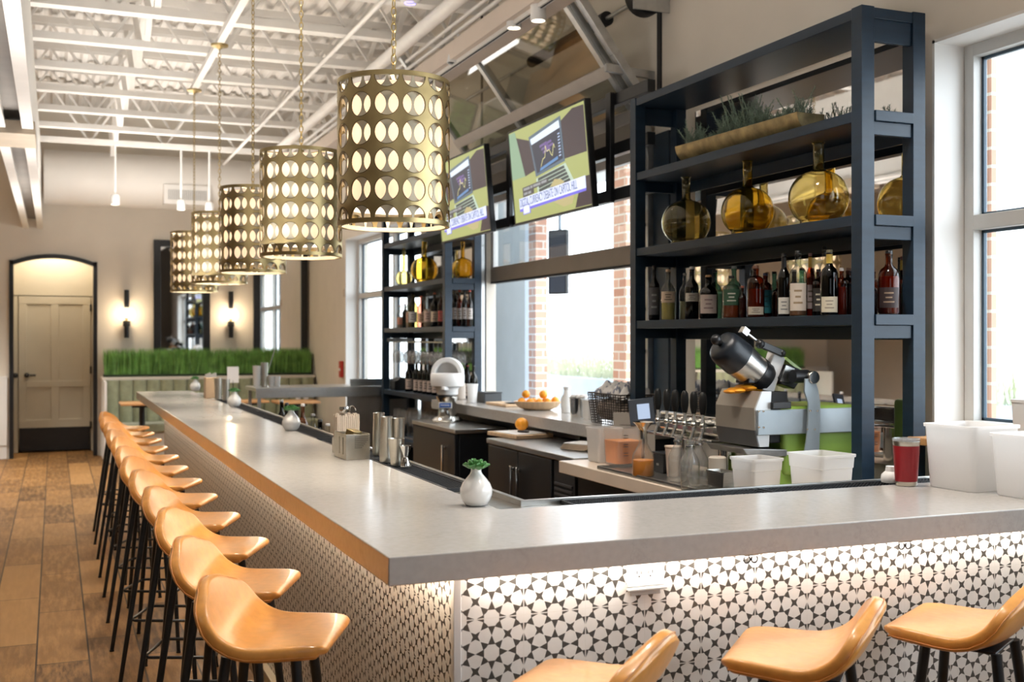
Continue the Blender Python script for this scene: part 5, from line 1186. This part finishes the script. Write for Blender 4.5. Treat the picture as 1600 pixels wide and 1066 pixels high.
tin('short dark inside mixing tin between tall tins and the jigger', 619, 724, .020, .030, .10, x=1.165)
p = onZ(633, 729, mz); t = thing('jigger', 'hourglass steel jigger standing on the bar mat', 'jigger', (1.185, onX(634, 1.185), mz)); MB().lathe([(0, 0), (.020, 0), (.021, .003), (.010, .030), (.0075, .036), (.010, .042), (.0215, .075), (.0225, .078), (.019, .078), (.008, .045), (0, .044)], 28).build('jigger_body', chrome, t, ang=50)
t = thing('scoop', 'steel ladle and strainer resting on top of the straws', 'strainer', (1.10, 4.50, BZ1+.164)); MB().lathe([(0, 0), (.02, 0), (.024, .012), (.022, .024), (0, .026)], 20).build('strainer_bowl', chrome, t)
m = MB(); m.tube([(.03+.016*math.cos(a), .0, .006+.02*math.sin(a)) for a in [i*PI/8 for i in range(9)]], .0025, 6); m.build('strainer_loop', chrome, t)
# far group
p = onZ(330, 622, BZ); t = thing('menu_holder', 'wooden holder full of menus near the far end of the bar', 'menu holder', (p.x, p.y, BZ1), 0); MB().bx(-.05, .05, -.06, .06, 0, .16).build('holder_box', wood_l, t, bevel=.003)
m = MB()
for i in range(6): m.bx(-.04+i*.014, -.036+i*.014, -.05, .05, .01, .185+.006*(i % 3))
m.build('menu_page', white_pl, t, smooth=False)
def farthing(name, label, cat, u, w, z=BZ1): p = onZ(u, w, z); return thing(name, label, cat, (p.x, p.y, z)), p
for k, (u, w) in enumerate(((341, 620), (347, 619))):
    X = 1.165+.03*k; t = thing('shaker_tin', ['left one of two far steel tins by the menu holder', 'right one of two far steel tins by the menu holder'][k], 'shaker tin', (X, onX(u+6*k, X), mz), 0, 'steel shaker tins'); MB().lathe([(0, 0), (.024, 0), (.03, .16), (.027, .16), (0, .15)], 20).build('tin_body', satin, t)
t = thing('table_sign', 'white card on a stand on the dining table beyond the far bar end', 'sign', (onY(364, 14.2), 14.2, .761), -.2)
MB().bx(-.07, .07, 0, .004, .22, .42).build('card_face', white_pl, t, smooth=False); MB().bx(-.05, .05, -.04, .044, 0, .02).bx(-.006, .006, 0, .01, .02, .25).build('stand', black_matte, t, bevel=.002)
# red tumbler and white tubs at the right end
p = onZ(1416, 759, BZ); t = thing('travel_tumbler', 'red travel tumbler with steel rim and clear lid', 'tumbler', (p.x, p.y, BZ1)); red = noisy('red_coat', (.30, .012, .018), .38, .06, 40)
MB().lathe([(0, 0), (.031, 0), (.033, .003), (.0335, .014), (0, .014)], 36).build('steel_foot', satin, t, ang=50)
MB().lathe([(.0338, .0142), (.0345, .018), (.0405, .118), (.0405, .1265), (.03, .1265)], 36).build('red_sleeve', red, t, ang=50)
MB().lathe([(.0395, .1267), (.0408, .129), (.0412, .140), (.0395, .1415), (0, .1415)], 36).build('steel_rim', satin, t, ang=50)
MB().lathe([(0, .1417), (.0415, .1417), (.0425, .144), (.0425, .149), (.038, .1505), (.036, .147), (0, .146)], 36).build('clear_lid', ware, t, ang=50)
p = Vector((2.48, 2.91, mz)); t = thing('squeeze_bottle', 'small white plastic bottle lying low behind the red tumbler', 'bottle', (onY(1394, 2.91), 2.91, mz)); MB().lathe([(0, 0), (.034, 0), (.036, .01), (.034, .025), (.022, .036), (.02, .052), (0, .053)], 24).build('bottle_body', white_pl, t)
wt = tub_white
tub('white_tub', 'tall white square tub just right of the red tumbler', Vector((2.655, 2.70, BZ1)), .205, .20, .20, .08, wt, 'white plastic tubs at the right end', taper=.9)
tub('white_tub', 'white square tub at the right edge in front of the other tub', Vector((2.70, 2.47, BZ1)), .21, .20, .185, .04, wt, 'white plastic tubs at the right end', taper=.9)
t = tub('white_bin', 'tall white bin standing on the window sill at the right edge', Vector((3.24, onX(1612, 3.24), 1.149)), .10, .10, .17, 0, white_pl, None, taper=.85)

# speed rail behind the long side
t = thing('speed_rail', 'steel bottle rail behind the long side of the bar', 'speed rail', (1.262, 5.6, .80)); MB().bx(0, .15, 0, 3.4, 0, .01).bx(.14, .15, 0, 3.4, .01, .10).bx(0, .01, 0, 3.4, .01, .2).build('rail_tray', steel, t, smooth=False, bevel=.001)
MB().bx(.01, .12, .3, .33, -.8, 0).bx(.01, .12, 3.0, 3.03, -.8, 0).build('rail_leg', steel, t, smooth=False)
sr = [(527, .31, 'clear', (.75, .75, .72), (.85, .16, .05), 'clear bottle with a red orange pourer in the bottle rail nearest the caddy', (.7, .7, .7)),
      (512, .27, 'clear', (.12, .2, .5), (.5, .5, .5), 'bottle with a blue label in the middle of the bottle rail', (.08, .16, .5)), (500, .28, 'smoke', None, dk, 'dark bottle left of the blue labelled one in the bottle rail', None),
      (489, .30, 'clear', (.4, .1, .1), (.3, .3, .3), 'clear bottle right of the pink one in the bottle rail', None), (473, .34, 'rose', (.75, .1, .18), (.8, .75, .7), 'pink and white bottle in the bottle rail behind the second vase', (.75, .12, .2)),
      (448, .32, 'black', None, dk, 'black bottle just left of the pink one in the bottle rail', None), (440, .33, 'smoke', None, (.3, .3, .3), 'grey bottle at the far end of the bottle rail', None)]
for u, h, g, liq, cap, lab, lb in sr: 
    X = 1.345; bottle(lab, X, onX(u, X), .811, h, .068, g=g, shape='tall', cap=cap, liq=liq, fill=.5, lab=lb, lh=(.2, .5), group='bottles in the bar rail')
# stainless service station closing the far end of the bar
t = thing('service_station', 'stainless service counter with a solid right side, beyond the bottle rail', 'service counter', (1.72, 10.45, 0)); W = 3.285-1.72
MB().bx(0, W, 0, .6, 1.04, 1.075).bx(0, W, 0, .012, .98, 1.04).build('steel_top', steel, t, smooth=False, bevel=.003)
MB().bx(.55*W, W, .01, .03, .12, 1.04).build('side_panel', noisy('worn_steel', (.42, .40, .37), .33, .2, 4, metal=.9), t, smooth=False)
for x in (.02, W-.05):
    for y in (.02, .55): MB().bx(x, x+.03, y, y+.03, 0, 1.04).build('leg', steel, t, smooth=False)
MB().bx(.03, W-.03, .04, .55, .30, .32).build('under_shelf', steel, t, smooth=False)
SZ = 1.0758
for u, h, r, lab, m in ((401, .2, .04, 'bundle of white paper packs on the steel service counter', white_pl), (413, .23, .035, 'tall steel tin holding a bar spoon on the service counter', satin), (424, .10, .03, 'small white cup on the service counter, left of its twin', white_pl), (433, .10, .03, 'small white cup on the service counter, right of its twin', white_pl)):
    X = onY(u, 10.7); t = thing('counter_cup', lab, 'cup', (max(X, 1.77), 10.7, SZ)); MB().lathe([(0, 0), (r*.8, 0), (r, h), (r*.9, h), (r*.7, .01), (0, .01)], 20).build('cup_wall', m, t)
    if u == 413: MB().cyl((0, 0, .05), (.10, 0, .36), .004, n=8).build('bar_spoon', steel, t)
t = thing('splash_guard', 'low steel splash guard at the right end of the service counter', 'splash guard', (2.62, 10.5, SZ)); MB().bx(0, .62, 0, .012, 0, .07).bx(.61, .62, .012, .4, 0, .07).build('guard_plate', steel, t, smooth=False)

# ---- contents of the left shelf unit
def left(label, u, wpx, vtop, X, z, **k): on_shelf(label, u, wpx, vtop, X=X, z=z, group='bottles on the left shelf unit', **k)
bl = [(625, 10, 478, 'orange labelled bottle at the left end of the left unit, liquor shelf', 'clear', (.7, .3, .2)), (633, 9, 475, 'slim black bottle, second in the left unit liquor row', 'black', None), (639, 10, 462, 'dark necked clear bottle, third in the left unit liquor row', 'clear', (.6, .35, .25)),
      (645, 15, 458, 'large pale bottle left of the middle of the left unit liquor row', 'straw', (.6, .6, .58)), (658, 12, 463, 'pinkish bottle in the middle of the left unit liquor row', 'rose', (.72, .45, .3)), (668, 13, 456, 'clear bottle with red cap in the left unit liquor row', 'clear', (.7, .5, .4)),
      (679, 13, 458, 'bottle with a cream arrow shaped label in the left unit', 'smoke', (.75, .6, .45)), (689, 10, 456, 'red topped bottle beside the near left post of the left unit', 'rum', (.5, .1, .08))]
for u, w_, vt, lab, g, lb in bl: left(lab, u, w_, vt, 3.0, Z4, g=g, shape='tall', cap=random.choice([(.6, .15, .08), (.6, .3, .2), dk]), lab=lb, lh=(.15, .45), liq=None if g != 'clear' else (.55, .4, .3), fill=.5)
for k, (u, g) in enumerate(((711, 'smoke'), (718, 'rum'), (726, 'smoke'), (734, 'rum'))):
    left(['dark capped bottle, first beyond the near post of the left unit', 'red bottle, second beyond the near post of the left unit', 'dark capped bottle, third beyond the near post of the left unit', 'red bottle, last beyond the near post of the left unit'][k], u, 10, 452+2*(k % 2), 3.10, Z4, g=g, shape='tall', cap=[(.04, .05, .09), (.5, .08, .05)][k % 2], lab=(.5, .45, .42), lh=(.2, .5))
for k, u in enumerate((639, 651, 658, 665, 672, 680, 714, 722, 731, 740)):
    left('red wine bottle with pale label, %s from the left on the lower shelf of the left unit' % ['first', 'second', 'third', 'fourth', 'fifth', 'sixth', 'seventh', 'eighth', 'ninth', 'tenth'][k] if False else 'wine bottle with pale label, %s from the left in the left unit' % ['first', 'second', 'third', 'fourth', 'fifth', 'sixth', 'seventh', 'eighth', 'ninth', 'last'][k], u, 12, 566 if k < 6 else 572, 3.0 if k < 6 else 3.1, 1.05, g='black', shape='wine', cap=[(.3, .04, .03), dk][k % 2], lab=(.72, .6, .53), lh=(.08, .42))
t = thing('cash_terminal', 'dark rounded terminal at the left end of the lower shelf', 'terminal', (3.02, onX(626, 3.02), 1.052)); MB().prism([(-.08, 0), (.08, 0), (.08, .05), (.04, .10), (-.02, .12), (-.08, .08)], -.08, .08, 'y').build('terminal_body', black_m, t, bevel=.006)
NUM = ORD
# stemware: one glass, copied
def wine_glass(label, group):
    t = thing('wine_glass', label, 'glass', (0, 0, 0), 0, group); MB().olathe([(0.0, 0), (.034, .001), (.034, .003), (.006, .006), (.0035, .02), (.0035, .085), (.012, .092), (.030, .108), (.039, .135), (.038, .165), (.030, .205)], 18).build('glass_body', ware, t); return t
g0 = wine_glass('wine glass hanging upside down from the rack of the left shelf unit', 'stemmed glasses hanging in the left shelf unit')
t = thing('glass_rack', 'steel rail rack for stemmed glasses beneath the liquor shelf of the left unit', 'rack', (SX0+.02, 8.6, 1.50))
for x in (.03, .09, .15, .21): MB().bx(x, x+.006, 0, 1.70, 0, .006).bx(x-.008, x+.014, 0, 1.70, -.003, 0).build('rail', steel, t, smooth=False)
MB().bx(.0, .25, .02, .03, .006, .036).bx(.0, .25, 1.67, 1.68, .006, .036).build('rack_hanger', steel, t, smooth=False)
first = True
for i in range(13):
    for j in range(2):
        o = g0 if first else copy_tree(g0); first = False; o['label'] = 'upside down wine glass in the %s row of the rack, %s from the near post' % (['front', 'back'][j], NUM[i]); o.location = (SX0+.08+.12*j, 8.68+i*.125, 1.512); o.rotation_euler = (PI, 0, 0)
g1 = wine_glass('stemmed glass standing on the bottom shelf of the left unit', 'glasses standing on the bottom shelf of the left unit')
first = True
for i in range(14):
    for j in range(2):
        o = g1 if first else copy_tree(g1); first = False; o['label'] = 'stemmed glass in the %s row of the bottom shelf, %s from the near post' % (['front', 'back'][j], NUM[i]); o.location = (SX0+.09+.13*j, 8.62+i*.12, .622); o.scale = (1, 1, 1.25)

# ================================================================== the far end of the room
def banquette(x0, x1, label, glabel):
    t = thing('banquette', label, 'banquette', (x0, 14.85, 0)); W = x1-x0
    vel = noisy('sage_velvet', (.34, .36, .23), .75, .15, 12, sheen=.4)
    n = max(3, int(W/.165)); prof = []
    for i in range(n):
        for j in range(7): a = PI*j/6; prof.append((.03+(W-.06)*(i+.5-.5*math.cos(a))/n, .22-.07*math.sin(a)))
    m = MB(); m.prism(prof+[(W-.03, .30), (.03, .30)], .46, 1.0, 'z'); m.build('channel_back', vel, t, ang=60)
    MB().bx(.03, W-.03, -.30, .155, .36, .47).build('seat_cushion', vel, t, bevel=.025, seg=3)
    MB().bx(.03, W-.03, -.25, .3, 0, .355).build('seat_base', cm('pale_base', (.72, .62, .5), .6), t, bevel=.003)
    MB().bx(0, W, .305, .74, 0, 1.0).bx(0, .028, -.3, .304, 0, 1.0).build('end_panel', white_wall, t, bevel=.003)
    MB().bx(-.01, W, .24, .745, 1.001, 1.035).build('cap_ledge', cm('ledge_cream', (.75, .68, .6), .5), t, bevel=.003)
    g = thing('grass_planter', glabel, 'planter', (x0+.02, 15.24, 1.036)); 
    MB().bx(0, W-.03, 0, .26, 0, .03).build('planter_box', cm('planter_green', (.03, .05, .02), .8), g, smooth=False)
    m = MB(); r = random.Random(3)
    for i in range(int(W*2200)):
        x, y = r.uniform(.01, W-.04), r.uniform(.01, .22); h = r.uniform(.27, .36); lx, ly_ = r.gauss(0, .03), max(-.05, min(.04, r.gauss(0, .02))); w_ = .0035; a = r.uniform(0, PI); cx, sy = math.cos(a)*w_, math.sin(a)*w_
        m.add([(x-cx, y-sy, .03), (x+cx, y+sy, .03), (x+lx*.4+cx*.8, y+ly_*.4+sy*.8, .03+h*.6), (x+lx*.4-cx*.8, y+ly_*.4-sy*.8, .03+h*.6), (x+lx, y+ly_, .03+h)], [(0, 1, 2, 3), (3, 2, 4)])
    tag(m.build('grass_blades', noisy('grass_green', (.20, .42, .10), .55, .4, 9), g, smooth=False), kind='stuff')
banquette(onY(160, 15.2), XW-.022, 'sage green channel tufted banquette against the far wall', 'long planter of green grass on the banquette right of the arched door')
banquette(-4.9, -1.0, 'sage green banquette left of the arched door, seen in the mirror', 'grass planter left of the arched door, seen in the mirror')
def sconce(label, X, w=None):
    z = 1.84; t = thing('wall_sconce', label, 'wall lamp', (X, YB-.09, z), 0, 'black rod wall sconces with clear globes')
    MB().cyl((0, 0, .10), (0, 0, .33), .032, n=16).build('upper_rod', black_m, t); MB().cyl((0, 0, -.30), (0, 0, -.13), .032, n=16).cyl((0, 0, -.15), (0, 0, -.08), .045, n=16).build('lower_rod', black_m, t)
    MB().cyl((0, .03, -.10), (0, .088, -.10), .03, n=14).build('wall_mount', black_m, t)
    MB().ball((0, -.01, .01), .14, 28).build('glass_globe', clear, t); MB().ball((0, 0, .01), .028, 14, 1, 1, 1.5).build('bulb', bpy.data.materials['bulb_glow'], t)
    MB().cyl((0, 0, -.08), (0, 0, -.03), .014, n=10).build('lamp_socket', brass, t)
    lamp('sconce_bulb', 'POINT', (X, YB-.16, z+.01), 4.5, (1, .76, .5), size=.04); return t
sconce('wall sconce between the arched door and the first framed mirror', onY(198, YB-.1)); sconce('wall sconce between the two black framed mirrors', onY(361, YB-.1)); sconce('wall sconce left of the arched door, seen in the mirror', -1.9)
for k, (a, b, w, lab) in enumerate(((240, 328, 375, 'tall black framed mirror left of the second wall sconce'), (396, 480.5, 371, 'tall black framed mirror in the far right corner'))):
    x0, x1 = onY(a, YB-.03), onY(b, YB-.03); zt = zat(w, x0, YB); t = thing('framed_mirror', lab, 'mirror', ((x0+x1)/2, YB-.022, 1.12), 0, 'black framed mirrors on the far wall'); h = (x1-x0)/2; H = zt-1.12
    f = MB(); f.bx(-h, -h+.09, -.03, .0195, 0, H); f.bx(h-.09, h, -.03, .0195, 0, H); f.bx(-h+.09, h-.09, -.03, .0195, H-.09, H); f.bx(-h+.09, h-.09, -.03, .0195, 0, .09); f.build('mirror_frame', black_m, t, smooth=False, bevel=.003)
    MB().bx(-h+.09, h-.09, .0, .01, .09, H-.09).build('mirror_glass', bpy.data.materials['mirror_silver'], t, smooth=False)
def dining(label, u, w, r=.34, sq=False):
    p = onZ(u, w, .76); y = min(p.y, 14.28); x = onY(u, y); t = thing('dining_table', label, 'table', (x, y, 0), 0, 'wooden dining tables before the banquette')
    MB().bx(-r, r, -.25, .25, .73, .76).build('table_top', wood_d, t, bevel=.006); MB().cyl((0, 0, .02), (0, 0, .728), .035, n=16).build('pedestal', black_m, t); MB().bx(-.2, .2, -.03, .03, 0, .025).bx(-.03, .03, -.2, .2, 0, .0249).build('table_foot', black_m, t, bevel=.004)
    MB().bx(-.12, .12, -.12, .12, .70, .728).build('top_bracket', black_m, t, bevel=.003); return t
dining('small wooden table seen left of the far bar end', 222, 626, .26); dining('wooden dining table behind the card sign', 388, 617, .22); dining('wooden dining table seen through the service counter', 462, 626, .26)
for u, lab in ((466, 'white cup on the right dining table, left of its twin'), (478, 'white cup on the right dining table, right of its twin')):
    t = thing('table_cup', lab, 'cup', (onY(u, 14.2), 14.2, .761)); MB().lathe([(0, 0), (.03, 0), (.04, .08), (.036, .08), (0, .01)], 18).build('cup_wall', white_pl, t)
y = onX(533, XW-.02); t = thing('fire_alarm', 'small red fire alarm pull on the wall beside the far window', 'fire alarm', (XW-.002, y, zat(577, XW, y))); MB().bx(-.035, 0, -.06, .06, -.10, .10).build('alarm_box', cm('alarm_red', (.5, .03, .02), .4), t, bevel=.006); MB().bx(-.04, -.036, -.04, .04, -.02, .01).build('pull_bar', white_pl, t)
y = onX(536, XW-.02); tag(MB().bx(XW-.010, XW-.001, y-.04, y+.04, zat(458, XW, y)-.05, zat(458, XW, y)+.05).build('switch_plate', cm('beige_plate', (.6, .52, .42), .5), bevel=.002), 'beige switch plate high on the wall above the fire alarm', 'switch')

# ================================================================== outside
tag(MB().bx(XW+.30, 34, -12, 40, -.25, -.1).build('ground', noisy('pale_concrete', (.55, .54, .52), .85, .06, 2), smooth=False), 'pale concrete pavement outside the windows', 'pavement', kind='structure')
steelblue = noisy('blue_grey_panel', (.33, .40, .48), .55, .06, 3)
tag(MB().bx(4.0, 4.04, onX(820, 4.0), onX(764, 4.0), -.1, 3.1).build('privacy_screen', steelblue, bevel=.003), 'blue grey metal panel standing outside the overhead door', 'screen')
def pillar(label, ua, ub, uc, X=4.3):
    y0, y1 = onX(ub, X), onX(ua, X); x1 = onY(uc, y0); return tag(MB().bx(X, x1, y0, y1, -.1, 3.1).build('brick_pillar', brick_m, smooth=False), label, 'pillar', 'brick pillars of the patio')
pillar('brick pillar beside the blue grey panel outside the overhead door', 825, 837, 855); pillar('brick pillar outside behind the wire basket', 958, 978, 1022)
tag(MB().bx(XW+.285, XW+.312, 3.535, 4.2, .2, 3.2).build('brick_return', brick_m, smooth=False), 'edge of brickwork outside the right window', 'brickwork')
tag(MB().bx(3.95, 5.1, 4.2, 12, 3.1, 3.3).build('patio_beam', cm('patio_white', (.75, .75, .74), .6), smooth=False), 'white beam over the brick pillars outside', 'beam')
t = thing('patio_screen', 'dark patio television hung between the brick pillars outside', 'television', (4.9, onX(868, 4.9), 2.36), -PI/2+.5); MB().bx(-.10, .14, 0, .05, -.36, .32).build('screen_case', black_m, t, bevel=.004); MB().bx(-.085, .125, -.003, 0, -.34, .30).build('screen_glass', cm('dark_glass', (.05, .06, .08), .1), t, smooth=False)
MB().cyl((.02, .05, .2), (.02, .05, .74), .02).build('hanger_pole', steelblue, t)
def outdoor_planter(label, x, y0, y1, zt, gl):
    t = thing('planter_box', label, 'planter', (x, y0, -.1)); W, L = .55, y1-y0
    MB().bx(0, W, 0, L, 0, zt+.1).build('planter_wall', steelblue, t, bevel=.004); m = MB(); r = random.Random(4)
    for i in range(int(L*520)):
        xx, yy = r.uniform(.03, W-.03), r.uniform(.02, L-.02); h = r.uniform(.3, .62); lx, ly_ = r.gauss(0, .07), r.gauss(0, .07); w_ = .006
        m.add([(xx, yy-w_, zt+.1), (xx, yy+w_, zt+.1), (xx+lx, yy+ly_, zt+.1+h)], [(0, 1, 2)])
    tag(m.build('tall_grass', noisy('pale_grass', (.55, .58, .42), .7, .25, 5), t, smooth=False), kind='stuff')
outdoor_planter('long blue grey planter with tall pale grass across the patio', 6.1, 6.2, 16, 1.04, 0)
outdoor_planter('blue grey planter with pale grass outside the right window', 6.6, .5, 5.5, 1.0, 1)
t = thing('street_tree', 'hazy green tree beyond the patio planter', 'tree', (13, 19.5, -.1)); m = MB().cyl((0, 0, 0), (0, 0, 2.6), .13, .09); m.build('trunk', cm('bark', (.25, .2, .15), .9), t); m = MB(); r = random.Random(8)
for i in range(4200):
    a, b, q = r.uniform(0, 2*PI), r.uniform(-1, 1), r.uniform(.4, 1)**.5; s_ = math.sqrt(1-b*b); c = Vector((2.3*q*s_*math.cos(a), 2.3*q*s_*math.sin(a), 4.0+2.1*q*b)); d1 = Vector((r.gauss(0, 1), r.gauss(0, 1), r.gauss(0, 1))).normalized()*.09; d2 = d1.orthogonal().normalized()*.05
    m.add([c-d1, c+d2, c+d1, c-d2], [(0, 1, 2, 3)])
tag(m.build('leaves', noisy('leaf_pale', (.42, .52, .30), .6, .2, 3), t, smooth=False), kind='stuff')
t = thing('neighbour_building', 'white building with tall windows across the street', 'building', (19, 4, -.1)); MB().bx(0, 4, 0, 30, 0, 7).build('facade', cm('facade_white', (.85, .84, .82), .7), t, smooth=False)
for k in range(9): MB().bx(-.05, 0, 1.2+k*3.2, 2.6+k*3.2, 1.2, 3.4).build('facade_window', cm('far_glass', (.35, .42, .48), .2), t, smooth=False)
